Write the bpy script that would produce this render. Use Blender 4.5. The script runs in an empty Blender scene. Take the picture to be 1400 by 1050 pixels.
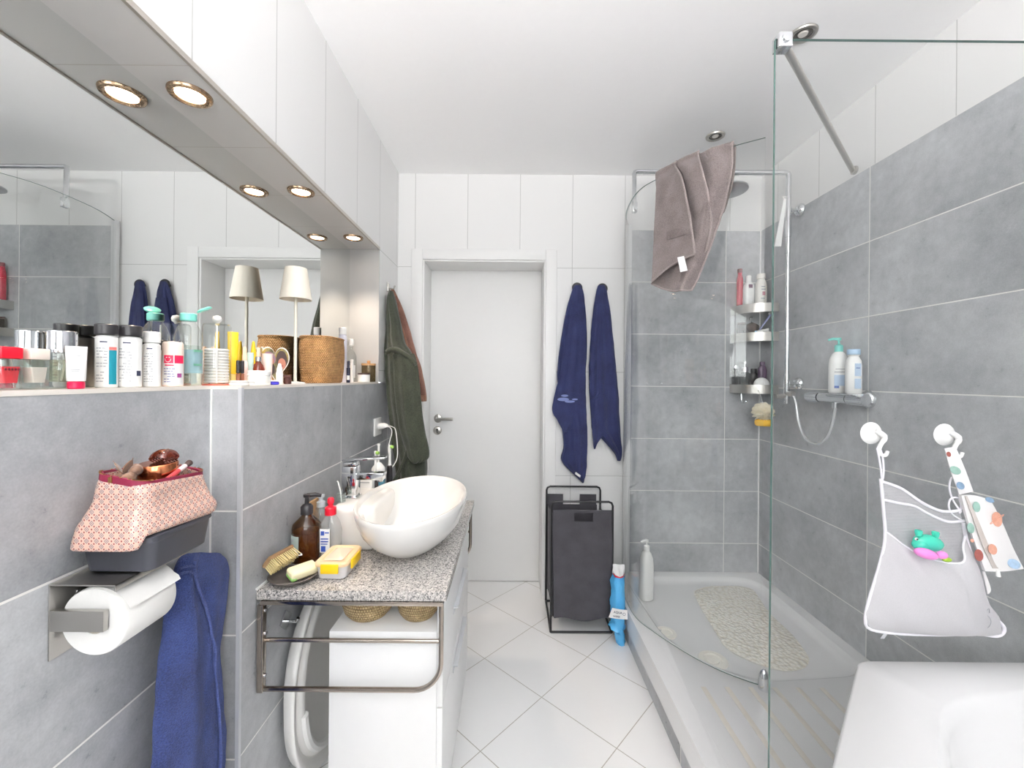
import bpy, bmesh, math, random
from math import sin, cos, pi, radians, sqrt
from mathutils import Vector as V, Matrix
random.seed(7)
C = bpy.context.scene.collection

# ------------------------------------------------------------------ camera maths
F, CX, CY, H, TH = 568.0, 699.0, 517.0, 1.27, 0.0087
def uv(x, y):
    u, v = x - CX, y - CY
    return u * cos(TH) + v * sin(TH), -u * sin(TH) + v * cos(TH)
def at(x, y, Y):                       # photograph point at distance Y -> metres
    u, v = uv(x, y)
    return V((u * Y / F, Y, H - v * Y / F))
def at_x(x, y, X):                     # photograph point on the plane X
    u, v = uv(x, y)
    Y = X * F / u
    return V((X, Y, H - v * Y / F))
def at_z(x, y, z):                     # photograph point on the level z
    u, v = uv(x, y)
    Y = (H - z) * F / v
    return V((u * Y / F, Y, z))

# ------------------------------------------------------------------ materials
def lin(c):
    def f(t):
        t /= 255.0
        return t / 12.92 if t <= 0.04045 else ((t + 0.055) / 1.055) ** 2.4
    return (f(c[0]), f(c[1]), f(c[2]), 1.0)
class NT:
    def __init__(s, name):
        s.m = bpy.data.materials.new(name); s.m.use_nodes = True
        s.t = s.m.node_tree; s.n = s.t.nodes; s.n.clear()
        s.out = s.n.new('ShaderNodeOutputMaterial')
    def new(s, typ, **kw):
        n = s.n.new(typ)
        for k, v in kw.items():
            if k.startswith('i_'):
                n.inputs[k[2:].replace('_', ' ')].default_value = v
            else:
                setattr(n, k, v)
        return n
    def link(s, a, b): s.t.links.new(a, b)
    def math(s, op, a, b=None, c=None):
        n = s.n.new('ShaderNodeMath'); n.operation = op
        for i, q in enumerate((a, b, c)):
            if q is None: continue
            if isinstance(q, (int, float)): n.inputs[i].default_value = q
            else: s.link(q, n.inputs[i])
        return n.outputs[0]
    def mix(s, fac, a, b):
        n = s.n.new('ShaderNodeMix'); n.data_type = 'RGBA'
        for i, q in ((0, fac), (6, a), (7, b)):
            if isinstance(q, (int, float, tuple)): n.inputs[i].default_value = q
            else: s.link(q, n.inputs[i])
        return n.outputs[2]
    def bsdf(s, **kw):
        b = s.new('ShaderNodeBsdfPrincipled')
        for k, v in kw.items(): b.inputs[k.replace('_', ' ')].default_value = v
        s.link(b.outputs[0], s.out.inputs[0])
        return b
    def noise(s, scale, detail=3, vec=None, rough=.5):
        n = s.new('ShaderNodeTexNoise'); n.inputs['Scale'].default_value = scale
        n.inputs['Detail'].default_value = detail; n.inputs['Roughness'].default_value = rough
        if vec is not None: s.link(vec, n.inputs['Vector'])
        return n
    def pos(s): return s.new('ShaderNodeNewGeometry').outputs['Position']
    def objc(s): return s.new('ShaderNodeTexCoord').outputs['Object']
    def ramp(s, fac, stops):
        r = s.new('ShaderNodeValToRGB'); s.link(fac, r.inputs[0])
        e = r.color_ramp.elements
        while len(e) < len(stops): e.new(.5)
        for q, (p, c) in zip(e, stops): q.position = p; q.color = c
        return r.outputs[0]
    def bump(s, h, strength, dist, b):
        n = s.new('ShaderNodeBump'); n.inputs['Strength'].default_value = strength
        n.inputs['Distance'].default_value = dist; s.link(h, n.inputs['Height'])
        s.link(n.outputs[0], b.inputs['Normal'])

_M = {}
def plain(name, col, rough=.4, metal=0.0, vary=.04, scale=40, bump=0.0, bscale=300, **kw):
    """principled with a little procedural variation; col in 0-255 sRGB"""
    if name in _M: return _M[name]
    t = NT(name); b = t.bsdf(Roughness=rough, Metallic=metal, **kw)
    l = lin(col)
    n = t.noise(scale, 3, t.objc())
    lo = tuple(x * (1 - vary) for x in l[:3]) + (1,); hi = tuple(min(1, x * (1 + vary)) for x in l[:3]) + (1,)
    t.link(t.mix(n.outputs['Fac'], lo, hi), b.inputs['Base Color'])
    if bump:
        q = t.noise(bscale, 4, t.objc()); t.bump(q.outputs['Fac'], bump, .002, b)
    _M[name] = t.m
    return t.m

def cloth(name, col, col2=None, scale=260, strength=.7, dist=.004, sheen=.25, rough=.95):
    if name in _M: return _M[name]
    t = NT(name); b = t.bsdf(Roughness=rough)
    b.inputs['Sheen Weight'].default_value = sheen
    b.inputs['Sheen Roughness'].default_value = .5
    n = t.noise(scale, 4, t.objc(), .65); big = t.noise(14, 3, t.objc())
    a = lin(col); c = lin(col2 or tuple(min(255, x * 1.3 + 8) for x in col))
    f = t.math('ADD', t.math('MULTIPLY', n.outputs['Fac'], .7), t.math('MULTIPLY', big.outputs['Fac'], .45))
    t.link(t.ramp(f, [(.35, a), (.8, c)]), b.inputs['Base Color'])
    t.bump(n.outputs['Fac'], strength, dist, b)
    _M[name] = t.m
    return t.m

def tile(name, ua, u0, du, v0, dv, w, kind, va=2):
    """wall tiles: ua = axis of the running direction (0 x, 1 y), va the other axis"""
    t = NT(name); P = t.pos(); s = t.new('ShaderNodeSeparateXYZ'); t.link(P, s.inputs[0])
    def cell(ax, o, d):
        q = t.math('DIVIDE', t.math('SUBTRACT', s.outputs[ax], o), d)
        fr = t.math('FRACT', q)
        return t.math('FLOOR', q), t.math('MULTIPLY', t.math('MINIMUM', fr, t.math('SUBTRACT', 1.0, fr)), d)
    cu, eu = cell(ua, u0, du); cv, ev = cell(va, v0, dv)
    e = t.math('MINIMUM', eu, ev)
    g = t.math('LESS_THAN', e, w / 2)
    edge = t.new('ShaderNodeMapRange'); edge.inputs[1].default_value = w / 2; edge.inputs[2].default_value = w / 2 + .0025
    t.link(e, edge.inputs[0])
    wn = t.new('ShaderNodeTexWhiteNoise'); wn.noise_dimensions = '3D'
    cb = t.new('ShaderNodeCombineXYZ'); t.link(cu, cb.inputs[0]); t.link(cv, cb.inputs[1]); t.link(cb.outputs[0], wn.inputs['Vector'])
    b = t.bsdf()
    if kind in ('gray', 'shower'):
        off = t.new('ShaderNodeVectorMath'); off.operation = 'MULTIPLY_ADD'
        t.link(wn.outputs['Color'], off.inputs[0]); off.inputs[1].default_value = (9, 9, 9); t.link(P, off.inputs[2])
        n1 = t.noise(2.6, 6, off.outputs[0], .62); n2 = t.noise(26, 6, off.outputs[0], .7); n3 = t.noise(240, 2, P)
        f = t.math('ADD', t.math('MULTIPLY', n1.outputs['Fac'], .62), t.math('MULTIPLY', n2.outputs['Fac'], .28))
        f = t.math('ADD', f, t.math('MULTIPLY', n3.outputs['Fac'], .12))
        f = t.math('ADD', f, t.math('MULTIPLY', t.math('SUBTRACT', wn.outputs['Value'], .5), .05))
        up = 13 if kind == 'shower' else 0  # same tile, lightened in the shower to offset the dimmer light there
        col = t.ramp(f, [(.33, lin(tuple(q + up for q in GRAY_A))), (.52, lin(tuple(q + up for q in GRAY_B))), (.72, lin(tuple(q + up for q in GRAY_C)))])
        # pale mineral veins
        vz = t.noise(5.5, 7, off.outputs[0], .6)
        vein = t.math('LESS_THAN', t.math('ABSOLUTE', t.math('SUBTRACT', vz.outputs['Fac'], .56)), .0035)
        gate = t.math('GREATER_THAN', t.noise(3.1, 2, off.outputs[0]).outputs['Fac'], .56)
        col = t.mix(t.math('MULTIPLY', t.math('MULTIPLY', vein, gate), .3), col, lin((205, 208, 210)))
        col = t.mix(g, col, lin(GROUT_G))
        rg = t.math('ADD', .2, t.math('MULTIPLY', n2.outputs['Fac'], .22))
        t.link(t.math('MAXIMUM', rg, t.math('MULTIPLY', g, .8)), b.inputs['Roughness'])
        hh = t.math('ADD', edge.outputs[0], t.math('MULTIPLY', n2.outputs['Fac'], .12))
        t.bump(hh, .25, .0015, b)
    else:
        wcol, gcol = kind
        v = t.math('MULTIPLY_ADD', wn.outputs['Value'], .03, .0)
        col = t.mix(v, lin(wcol), lin(tuple(x * .8 for x in wcol)))
        col = t.mix(g, col, lin(gcol))
        t.link(t.math('MULTIPLY_ADD', g, .45, .34), b.inputs['Roughness']); b.inputs['Specular IOR Level'].default_value = .3
        t.bump(edge.outputs[0], .2, .001, b)
    t.link(col, b.inputs['Base Color'])
    return t.m
GRAY_A, GRAY_B, GRAY_C, GROUT_G = (138, 141, 144), (172, 174, 177), (204, 206, 208), (236, 235, 231)

def glass(name, tint=(1, 1, 1), refl=1.0, diffuse=0.0, dcol=(255, 255, 255), rough=0.0):
    """thin clear material: fresnel mirror over tinted see-through, optionally a little milky"""
    if name in _M: return _M[name]
    t = NT(name)
    tr = t.new('ShaderNodeBsdfTransparent'); tr.inputs[0].default_value = (*tint, 1)
    gl = t.new('ShaderNodeBsdfGlossy'); gl.inputs['Roughness'].default_value = rough
    fr = t.new('ShaderNodeFresnel')
    bf = t.new('ShaderNodeNewGeometry').outputs['Backfacing']      # same reflectance from both sides of a thin wall
    t.link(t.math('MULTIPLY_ADD', bf, 1 / 1.48 - 1.48, 1.48), fr.inputs['IOR'])
    nz = t.noise(6, 2, t.objc())
    k = t.math('MULTIPLY', fr.outputs[0], t.math('MULTIPLY_ADD', nz.outputs['Fac'], .1 * refl, .95 * refl))
    base = tr.outputs[0]
    if diffuse:
        d = t.new('ShaderNodeBsdfPrincipled'); d.inputs['Base Color'].default_value = lin(dcol); d.inputs['Roughness'].default_value = .3
        mx = t.new('ShaderNodeMixShader'); mx.inputs[0].default_value = diffuse
        t.link(base, mx.inputs[1]); t.link(d.outputs[0], mx.inputs[2]); base = mx.outputs[0]
    m2 = t.new('ShaderNodeMixShader'); t.link(k, m2.inputs[0]); t.link(base, m2.inputs[1]); t.link(gl.outputs[0], m2.inputs[2])
    t.link(m2.outputs[0], t.out.inputs[0])
    _M[name] = t.m
    return t.m

def metal(name, col, rough=.18, aniso=False):
    if name in _M: return _M[name]
    t = NT(name); b = t.bsdf(Metallic=1.0, Roughness=rough)
    sc = t.new('ShaderNodeMapping'); sc.inputs['Scale'].default_value = (6, 6, 300) if aniso else (30, 30, 30)
    t.link(t.objc(), sc.inputs[0])
    n = t.noise(4, 3, sc.outputs[0])
    l = lin(col)
    t.link(t.mix(n.outputs['Fac'], tuple(x * .93 for x in l[:3]) + (1,), l), b.inputs['Base Color'])
    t.link(t.math('MULTIPLY_ADD', n.outputs['Fac'], .12, rough - .04), b.inputs['Roughness'])
    _M[name] = t.m
    return t.m

def emit(name, col, strength):
    t = NT(name); e = t.new('ShaderNodeEmission'); e.inputs[0].default_value = lin(col); e.inputs[1].default_value = strength
    t.link(e.outputs[0], t.out.inputs[0])
    return t.m

# ------------------------------------------------------------------ mesh builder
def catmull(pts, n):
    """n samples through the points (tuples or vectors)"""
    pts = [V(p) for p in pts]; m = len(pts) - 1; out = []
    for i in range(n):
        s = i / (n - 1) * m; k = min(int(s), m - 1); t = s - k
        p0, p1, p2, p3 = pts[max(k - 1, 0)], pts[k], pts[k + 1], pts[min(k + 2, m)]
        out.append(.5 * ((2 * p1) + (p2 - p0) * t + (2 * p0 - 5 * p1 + 4 * p2 - p3) * t * t + (3 * p1 - p0 - 3 * p2 + p3) * t ** 3))
    return out
def rrect(hx, hy, r, n=6):
    o = []
    for cx, cy, a in ((hx - r, hy - r, 0), (-hx + r, hy - r, 90), (-hx + r, -hy + r, 180), (hx - r, -hy + r, 270)):
        for i in range(n + 1):
            t = radians(a + 90 * i / n); o.append((cx + r * cos(t), cy + r * sin(t)))
    return o
def superell(a, b, e, n):
    o = []
    for i in range(n):
        t = 2 * pi * i / n; c, s = cos(t), sin(t)
        o.append((a * math.copysign(abs(c) ** (2 / e), c), b * math.copysign(abs(s) ** (2 / e), s)))
    return o
class MB:
    def __init__(s): s.bm = bmesh.new(); s.mi = 0
    def _faces(s, fs, mi):
        for f in fs: f.material_index = s.mi if mi is None else mi
    def merge(s, tmp, M=None):
        if M is not None: tmp.transform(M)
        bmesh.ops.recalc_face_normals(tmp, faces=tmp.faces)
        me = bpy.data.meshes.new('tmp'); tmp.to_mesh(me); tmp.free(); s.bm.from_mesh(me); bpy.data.meshes.remove(me)
        return s
    def box(s, x0, x1, y0, y1, z0, z1, bev=0.0, seg=2, mi=None, M=None):
        t = bmesh.new(); bmesh.ops.create_cube(t, size=1)
        for v in t.verts: v.co = V(((x0 + x1) / 2 + v.co.x * (x1 - x0), (y0 + y1) / 2 + v.co.y * (y1 - y0), (z0 + z1) / 2 + v.co.z * (z1 - z0)))
        if bev: bmesh.ops.bevel(t, geom=list(t.edges), offset=bev, segments=seg, affect='EDGES', profile=.5)
        s._faces(t.faces, mi); return s.merge(t, M)
    def lathe(s, prof, c=(0, 0, 0), seg=32, sx=1, sy=1, mi=None, M=None):
        t = bmesh.new(); rings = []
        for r, z in prof:
            if r < 1e-6: rings.append([t.verts.new((0, 0, z))])
            else: rings.append([t.verts.new((r * sx * cos(2 * pi * i / seg), r * sy * sin(2 * pi * i / seg), z)) for i in range(seg)])
        for a, b in zip(rings, rings[1:]):
            for i in range(seg):
                j = (i + 1) % seg
                if len(a) == 1 and len(b) == 1: continue
                if len(a) == 1: t.faces.new((a[0], b[i], b[j]))
                elif len(b) == 1: t.faces.new((a[i], a[j], b[0]))
                else: t.faces.new((a[i], a[j], b[j], b[i]))
        s._faces(t.faces, mi)
        if M is not None: t.transform(M)
        t.transform(Matrix.Translation(V(c)))
        return s.merge(t)
    def loft(s, rings, cap0=True, cap1=True, mi=None, M=None, closed=True):
        t = bmesh.new(); R = [[t.verts.new(p) for p in r] for r in rings]; n = len(R[0])
        for a, b in zip(R, R[1:]):
            for i in range(n if closed else n - 1):
                j = (i + 1) % n; t.faces.new((a[i], a[j], b[j], b[i]))
        if cap0: t.faces.new(R[0][::-1])
        if cap1: t.faces.new(R[-1])
        s._faces(t.faces, mi); return s.merge(t, M)
    def tube(s, pts, r, seg=10, mi=None, smooth=0, cap=True):
        pts = [V(p) for p in pts]
        if smooth: pts = catmull(pts, smooth)
        rr = r if isinstance(r, (list, tuple)) else [r] * len(pts)
        if len(rr) != len(pts): rr = [rr[min(int(i / (len(pts) - 1) * (len(rr) - 1) + .5), len(rr) - 1)] for i in range(len(pts))]
        tan = [(pts[min(i + 1, len(pts) - 1)] - pts[max(i - 1, 0)]).normalized() for i in range(len(pts))]
        up = V((0, 0, 1)) if abs(tan[0].z) < .9 else V((1, 0, 0))
        nrm = (up - tan[0] * up.dot(tan[0])).normalized(); rings = []
        for p, tg, q in zip(pts, tan, rr):
            nrm = (nrm - tg * nrm.dot(tg)).normalized(); b = tg.cross(nrm)
            rings.append([p + (nrm * cos(2 * pi * i / seg) + b * sin(2 * pi * i / seg)) * q for i in range(seg)])
        return s.loft(rings, cap, cap, mi)
    def sheet(s, g, thick=.003, mi=None):
        """g[i][j] grid of points -> closed slab"""
        n, m = len(g), len(g[0]); g = [[V(p) for p in r] for r in g]
        N = [[None] * m for _ in range(n)]
        for i in range(n):
            for j in range(m):
                a = g[min(i + 1, n - 1)][j] - g[max(i - 1, 0)][j]; b = g[i][min(j + 1, m - 1)] - g[i][max(j - 1, 0)]
                q = a.cross(b); N[i][j] = q.normalized() if q.length > 1e-12 else V((0, -1, 0))
        t = bmesh.new()
        A = [[t.verts.new(g[i][j] + N[i][j] * thick / 2) for j in range(m)] for i in range(n)]
        B = [[t.verts.new(g[i][j] - N[i][j] * thick / 2) for j in range(m)] for i in range(n)]
        for i in range(n - 1):
            for j in range(m - 1):
                t.faces.new((A[i][j], A[i + 1][j], A[i + 1][j + 1], A[i][j + 1]))
                t.faces.new((B[i][j], B[i][j + 1], B[i + 1][j + 1], B[i + 1][j]))
        for i in range(n - 1):
            t.faces.new((A[i][0], B[i][0], B[i + 1][0], A[i + 1][0])); t.faces.new((A[i][m - 1], A[i + 1][m - 1], B[i + 1][m - 1], B[i][m - 1]))
        for j in range(m - 1):
            t.faces.new((A[0][j], A[0][j + 1], B[0][j + 1], B[0][j])); t.faces.new((A[n - 1][j], B[n - 1][j], B[n - 1][j + 1], A[n - 1][j + 1]))
        s._faces(t.faces, mi); return s.merge(t)
    def prism(s, poly, d, mi=None, bev=0):
        """poly: 3-D points of a flat outline, d: extrusion vector"""
        t = bmesh.new(); d = V(d)
        a = [t.verts.new(V(p)) for p in poly]; b = [t.verts.new(V(p) + d) for p in poly]; n = len(a)
        t.faces.new(a[::-1]); t.faces.new(b)
        for i in range(n): j = (i + 1) % n; t.faces.new((a[i], a[j], b[j], b[i]))
        if bev: bmesh.ops.bevel(t, geom=list(t.edges), offset=bev, segments=2, affect='EDGES', profile=.5)
        s._faces(t.faces, mi); return s.merge(t)
    def sphere(s, c, r, sx=1, sy=1, sz=1, seg=20, mi=None, M=None):
        pr = [(r * sin(pi * i / 12), -r * cos(pi * i / 12) * sz) for i in range(13)]
        pr[0] = (0, -r * sz); pr[-1] = (0, r * sz)
        return s.lathe(pr, c, seg, sx, sy, mi, M)
    def wobble(s, amp, scale, seed=0):
        from mathutils import noise
        for v in s.bm.verts:
            q = noise.noise_vector(v.co * scale + V((seed, seed * 1.7, -seed))); v.co += q * amp
        return s
    def build(s, name, mats, parent=None, sharp=40, world=True, smooth=True):
        if not isinstance(mats, (list, tuple)): mats = [mats]
        bm = s.bm
        if parent is not None and world:
            for v in bm.verts: v.co -= parent.matrix_world.translation if parent.get('_w') is None else V(parent['_w'])
        loc = V((0, 0, 0))
        if parent is None and world:
            xs = [v.co for v in bm.verts]
            loc = V(((min(p.x for p in xs) + max(p.x for p in xs)) / 2, (min(p.y for p in xs) + max(p.y for p in xs)) / 2, min(p.z for p in xs)))
            for v in bm.verts: v.co -= loc
        me = bpy.data.meshes.new(name); bm.to_mesh(me); bm.free()
        for m in mats: me.materials.append(m)
        if smooth:
            me.polygons.foreach_set('use_smooth', [True] * len(me.polygons)); me.set_sharp_from_angle(angle=radians(sharp))
        o = bpy.data.objects.new(name, me); C.objects.link(o); o.location = loc
        if parent is not None: o.parent = parent
        WL[o] = loc if parent is None else WL.get(parent, V((0, 0, 0)))
        return o
WL = {}
def base_of(p): return WL.get(p, V((0, 0, 0)))
# parts are authored in room coordinates; their mesh is shifted to the base of their thing
_old_build = MB.build
def build(s, name, mats, parent=None, sharp=40, world=True, smooth=True):
    if parent is not None and world:
        q = base_of(parent)
        for v in s.bm.verts: v.co -= q
        return _old_build(s, name, mats, parent, sharp, False, smooth)
    return _old_build(s, name, mats, parent, sharp, world, smooth)
MB.build = build

def tag(o, label, cat, group=None, kind=None):
    if label: o['label'] = label
    if cat: o['category'] = cat
    if group: o['group'] = group
    if kind: o['kind'] = kind
    return o
def thing(name, label, cat, loc=(0, 0, 0), group=None):
    o = bpy.data.objects.new(name, None); C.objects.link(o); o.location = loc; o.empty_display_size = .05
    WL[o] = V(loc)
    return tag(o, label, cat, group)
def struct(o, label=None):
    o['kind'] = 'structure'
    if label: o['label'] = label
    return o
def plabel(o, s): o['label'] = s; return o
def dup(root, loc, label, rotz=None):
    r = root.copy(); C.objects.link(r); r.location = loc; r['label'] = label
    if rotz is not None: r.rotation_euler.z = rotz
    for ch in root.children:
        c = ch.copy(); C.objects.link(c); c.parent = r
        for g in ch.children:
            d = g.copy(); C.objects.link(d); d.parent = c
    return r
def RX(a): return Matrix.Rotation(a, 4, 'X')
def RY(a): return Matrix.Rotation(a, 4, 'Y')
def RZ(a): return Matrix.Rotation(a, 4, 'Z')
def TR(x, y, z): return Matrix.Translation(V((x, y, z)))
# ------------------------------------------------------------------ measures of the room (metres)
XL, XN, XM, XR = -.658, -.730, -.804, 1.435        # left wall, its recessed near part, mirror plane, right wall
YB, Y0, ZC = 2.397, -1.05, 2.445                   # back wall, wall behind the viewer, ceiling
YC, YE = 1.0125, 2.058                             # corner of the recess, far end of the mirror niche
ZL, ZS, ZG = 1.245, 1.903, 2.13                    # ledge, soffit, top of the grey tiles in the shower
WHITE = (231, 231, 230); WGR = (188, 188, 186)
m_floor = NT('white floor tiles laid diagonally')
def _floor():
    t = m_floor; P = t.pos(); mp = t.new('ShaderNodeMapping'); mp.vector_type = 'POINT'
    A = at_z(737.5, 951, 0); B = at_z(727.2, 857.1, 0); D = at_z(801.5, 897.5, 0); G = at_z(838, 1023, 0)
    d = ((D - B).length + (G - A).length + 0) / 2
    ang = math.atan2((A - B).y, (A - B).x)
    a1 = D - B; side = a1.length; rot = math.atan2(a1.y, a1.x)
    c_, s_ = cos(-rot), sin(-rot)
    s = t.new('ShaderNodeSeparateXYZ'); t.link(P, s.inputs[0])
    dx = t.math('SUBTRACT', s.outputs[0], B.x); dy = t.math('SUBTRACT', s.outputs[1], B.y)
    p = t.math('DIVIDE', t.math('SUBTRACT', t.math('MULTIPLY', dx, c_), t.math('MULTIPLY', dy, s_)), .331)
    q = t.math('DIVIDE', t.math('ADD', t.math('MULTIPLY', dx, s_), t.math('MULTIPLY', dy, c_)), .331)
    def ed(x):
        f = t.math('FRACT', x); return t.math('MINIMUM', f, t.math('SUBTRACT', 1.0, f))
    e = t.math('MULTIPLY', t.math('MINIMUM', ed(p), ed(q)), .331)
    g = t.math('LESS_THAN', e, .0016)
    b = t.bsdf(); n = t.noise(3, 4, P)
    col = t.mix(n.outputs['Fac'], lin((240, 240, 239)), lin((247, 247, 247)))
    gn = t.noise(60, 3, P)
    t.link(t.mix(g, col, t.mix(gn.outputs['Fac'], lin((170, 166, 158)), lin((196, 192, 184)))), b.inputs['Base Color'])
    t.link(t.math('MULTIPLY_ADD', g, .5, .24), b.inputs['Roughness'])
    mr = t.new('ShaderNodeMapRange'); mr.inputs[1].default_value = .0016; mr.inputs[2].default_value = .004; t.link(e, mr.inputs[0])
    t.bump(mr.outputs[0], .2, .001, b)
_floor(); m_floor = m_floor.m
m_ceil = plain('white ceiling paint', (247, 247, 247), .8, vary=.01, bump=.05, bscale=500)
m_wpaint = plain('white paint', (246, 246, 246), .5, vary=.01)
m_wl = tile('white tiles left wall', 1, 1.454, .3025, ZS, .6, .003, (WHITE, WGR))
m_wsoff = tile('white tiles soffit', 1, 1.454, .3025, 50.0, 100.0, .0025, (WHITE, (214, 212, 208)))
m_wb = tile('white tiles back wall', 0, .0435, .3025, .71, .599, .003, (WHITE, WGR))
m_wr = tile('white tiles right wall', 1, 1.347, .3005, 10.0, 20.0, .003, (WHITE, WGR))
m_gl = tile('grey stone tiles left wall', 1, YC, .6, .032, .3025, .004, 'gray')
m_gc = tile('grey stone tiles corner', 0, 50.0, 100.0, .032, .3025, .004, 'gray')
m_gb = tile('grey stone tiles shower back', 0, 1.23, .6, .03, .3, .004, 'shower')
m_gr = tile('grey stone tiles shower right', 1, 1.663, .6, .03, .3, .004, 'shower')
m_alu = plain('pale aluminium trim', (216, 218, 222), .4, .35, vary=.02)
m_chrome = metal('chrome', (226, 228, 230), .07)
m_steel = metal('brushed steel', (196, 193, 188), .3, True)

def S(name, mb, m, **k): return struct(mb.build(name, m, world=False, **k))
mb = MB(); mb.box(-1.1, XR + .2, Y0 - .2, 2.75, -.06, 0); S('floor', mb, m_floor)
mb = MB(); mb.box(-1.1, XR + .2, Y0 - .2, YB + .25, ZC, ZC + .06); S('ceiling', mb, m_ceil)
# left wall: body behind the mirror, white upper wall with soffit, grey lower wall in two depths
mb = MB(); mb.box(-1.0, XM - .006, Y0, YE, ZL, ZS, mi=0)
mb.box(-1.0, XL, Y0, YB, ZS, ZC, mi=0)
mb.box(-1.0, XL, YE, YB, ZL, ZS, mi=0)
o = S('wall_left', mb, [m_wl, m_wsoff])
for p in o.data.polygons:
    if p.normal.z < -.9: p.material_index = 1
mb = MB(); mb.box(-1.0, XN, Y0, YC, 0, ZL - .008)
mb.box(-1.0, XL, YC, YB, 0, ZL - .008)
o = S('wall_left', mb, [m_gl, m_gc])
for p in o.data.polygons:
    if abs(p.normal.y) > .9: p.material_index = 1
mb = MB(); mb.box(-.84, XN + .001, Y0, YC, ZL - .008, ZL); mb.box(-.84, XL + .001, YC, YE, ZL - .008, ZL)
o = S('trim_1', mb, plain('cream ledge tile', (236, 230, 222), .3, vary=.02)); plabel(o, 'pale ledge running under the mirror')
mb = MB(); mb.box(XL - .004, XL + .003, Y0, YE, ZS - .003, ZS + .009); S('trim_2', mb, plain('matt metal edge strip', (196, 190, 182), .35, .6))
mb = MB(); mb.box(XL - .006, XL + .003, YC - .003, YC + .006, 0, ZL - .004); S('trim_3', mb, m_alu)
mb = MB(); mb.box(XN - .002, XN + .003, YC - .004, YC - .0005, .0, ZL - .008); S('trim_4', mb, plain('white sealant', (240, 240, 238), .5))
# back wall with the door opening
DX0, DX1, DZ = -.517, .196, 1.951
mb = MB()
mb.box(XL - .1, DX0, YB, YB + .2, 0, ZC); mb.box(DX1, XR + .1, YB, YB + .2, 0, ZC); mb.box(DX0, DX1, YB, YB + .2, DZ, ZC)
S('wall_back', mb, m_wb)
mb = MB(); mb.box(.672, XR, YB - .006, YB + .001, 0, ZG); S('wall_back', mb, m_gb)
# right wall
mb = MB(); mb.box(XR, XR + .12, Y0, YB + .1, 0, ZC); S('wall_right', mb, m_wr)
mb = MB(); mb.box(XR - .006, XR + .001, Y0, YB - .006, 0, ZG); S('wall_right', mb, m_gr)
mb = MB(); mb.tube([(XR - .008, YB - .008, .165), (XR - .008, YB - .008, ZG)], .004, 6); S('trim_5', mb, plain('white sealant', (240, 240, 238), .5))
# unseen wall behind the viewer, with a window added to light the room
WX0, WX1, WZ0, WZ1 = -.55, .75, 1.25, 2.3
mb = MB()
mb.box(-1.0, WX0, Y0 - .15, Y0, 0, ZC); mb.box(WX1, XR + .1, Y0 - .15, Y0, 0, ZC)
mb.box(WX0, WX1, Y0 - .15, Y0, 0, WZ0); mb.box(WX0, WX1, Y0 - .15, Y0, WZ1, ZC)
S('wall_front', mb, m_wpaint)
mb = MB()
for a in (WX0, (WX0 + WX1) / 2 - .03, WX1 - .06): mb.box(a, a + .06, Y0 - .1, Y0 - .04, WZ0, WZ1, .004)
mb.box(WX0, WX1, Y0 - .1, Y0 - .04, WZ0, WZ0 + .06, .004); mb.box(WX0, WX1, Y0 - .1, Y0 - .04, WZ1 - .06, WZ1, .004)
wf = struct(mb.build('added_window', plain('white window frame', (242, 242, 242), .3), world=False))
mb = MB(); mb.box(WX0 + .05, WX1 - .05, Y0 - .075, Y0 - .069, WZ0 + .05, WZ1 - .05)
mb.build('window_pane', glass('window glass', (.98, .99, .98)), wf, world=True)
# door: casing, lining and leaf
m_door = plain('white lacquered door', (236, 236, 235), .45, vary=.01)
mb = MB()
for x0, x1 in ((DX0 - .062, DX0 + .003), (DX1 - .003, DX1 + .062)): mb.box(x0, x1, YB - .016, YB, 0, DZ + .058, .004)
mb.box(DX0 + .003, DX1 - .003, YB - .016, YB, DZ - .003, DZ + .058, .004)
mb.box(DX0, DX0 + .012, YB - .004, YB + .199, 0, DZ, .002); mb.box(DX1 - .012, DX1, YB - .004, YB + .199, 0, DZ, .002); mb.box(DX0 + .012, DX1 - .012, YB - .004, YB + .199, DZ - .012, DZ, .002)
dr = struct(mb.build('door_1', m_door, world=False)); plabel(dr, 'white panel door set deep in its white casing')
mb = MB(); mb.box(DX0 + .012, DX1 - .012, YB + .195, YB + .235, .005, DZ - .012, .002)
dl = mb.build('leaf', m_door, dr)
hk = at(599, 572, YB + .195); yb = YB + .195
mb = MB(); mb.lathe([(0, 0), (.026, 0), (.026, .006), (.022, .009), (0, .009)], M=RX(pi / 2), c=(hk.x, yb, hk.z))
mb.tube([(hk.x, yb, hk.z), (hk.x, yb - .045, hk.z), (hk.x + .008, yb - .052, hk.z), (hk.x + .1, yb - .052, hk.z)], .0095, 12)
h = mb.build('handle', m_steel, dl); plabel(h, 'brushed steel lever handle')
kk = at(598, 588.5, yb)
mb = MB(); mb.lathe([(0, 0), (.026, 0), (.026, .006), (.022, .009), (0, .009)], M=RX(pi / 2), c=(kk.x, yb, kk.z))
mb.box(kk.x - .0025, kk.x + .0025, yb - .011, yb - .008, kk.z - .014, kk.z + .006, mi=1); mb.lathe([(0, 0), (.006, 0), (.006, .011), (0, .011)], M=RX(pi / 2), c=(kk.x, yb, kk.z + .006), mi=1)
mb.build('keyhole_plate', [m_steel, plain('dark slot', (40, 40, 42), .5)], dl)
mb = MB(); mb.box(-1.0, 1.0, YB + .24, YB + .3, 0, 2.4); S('wall_outside', mb, m_wpaint)
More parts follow.
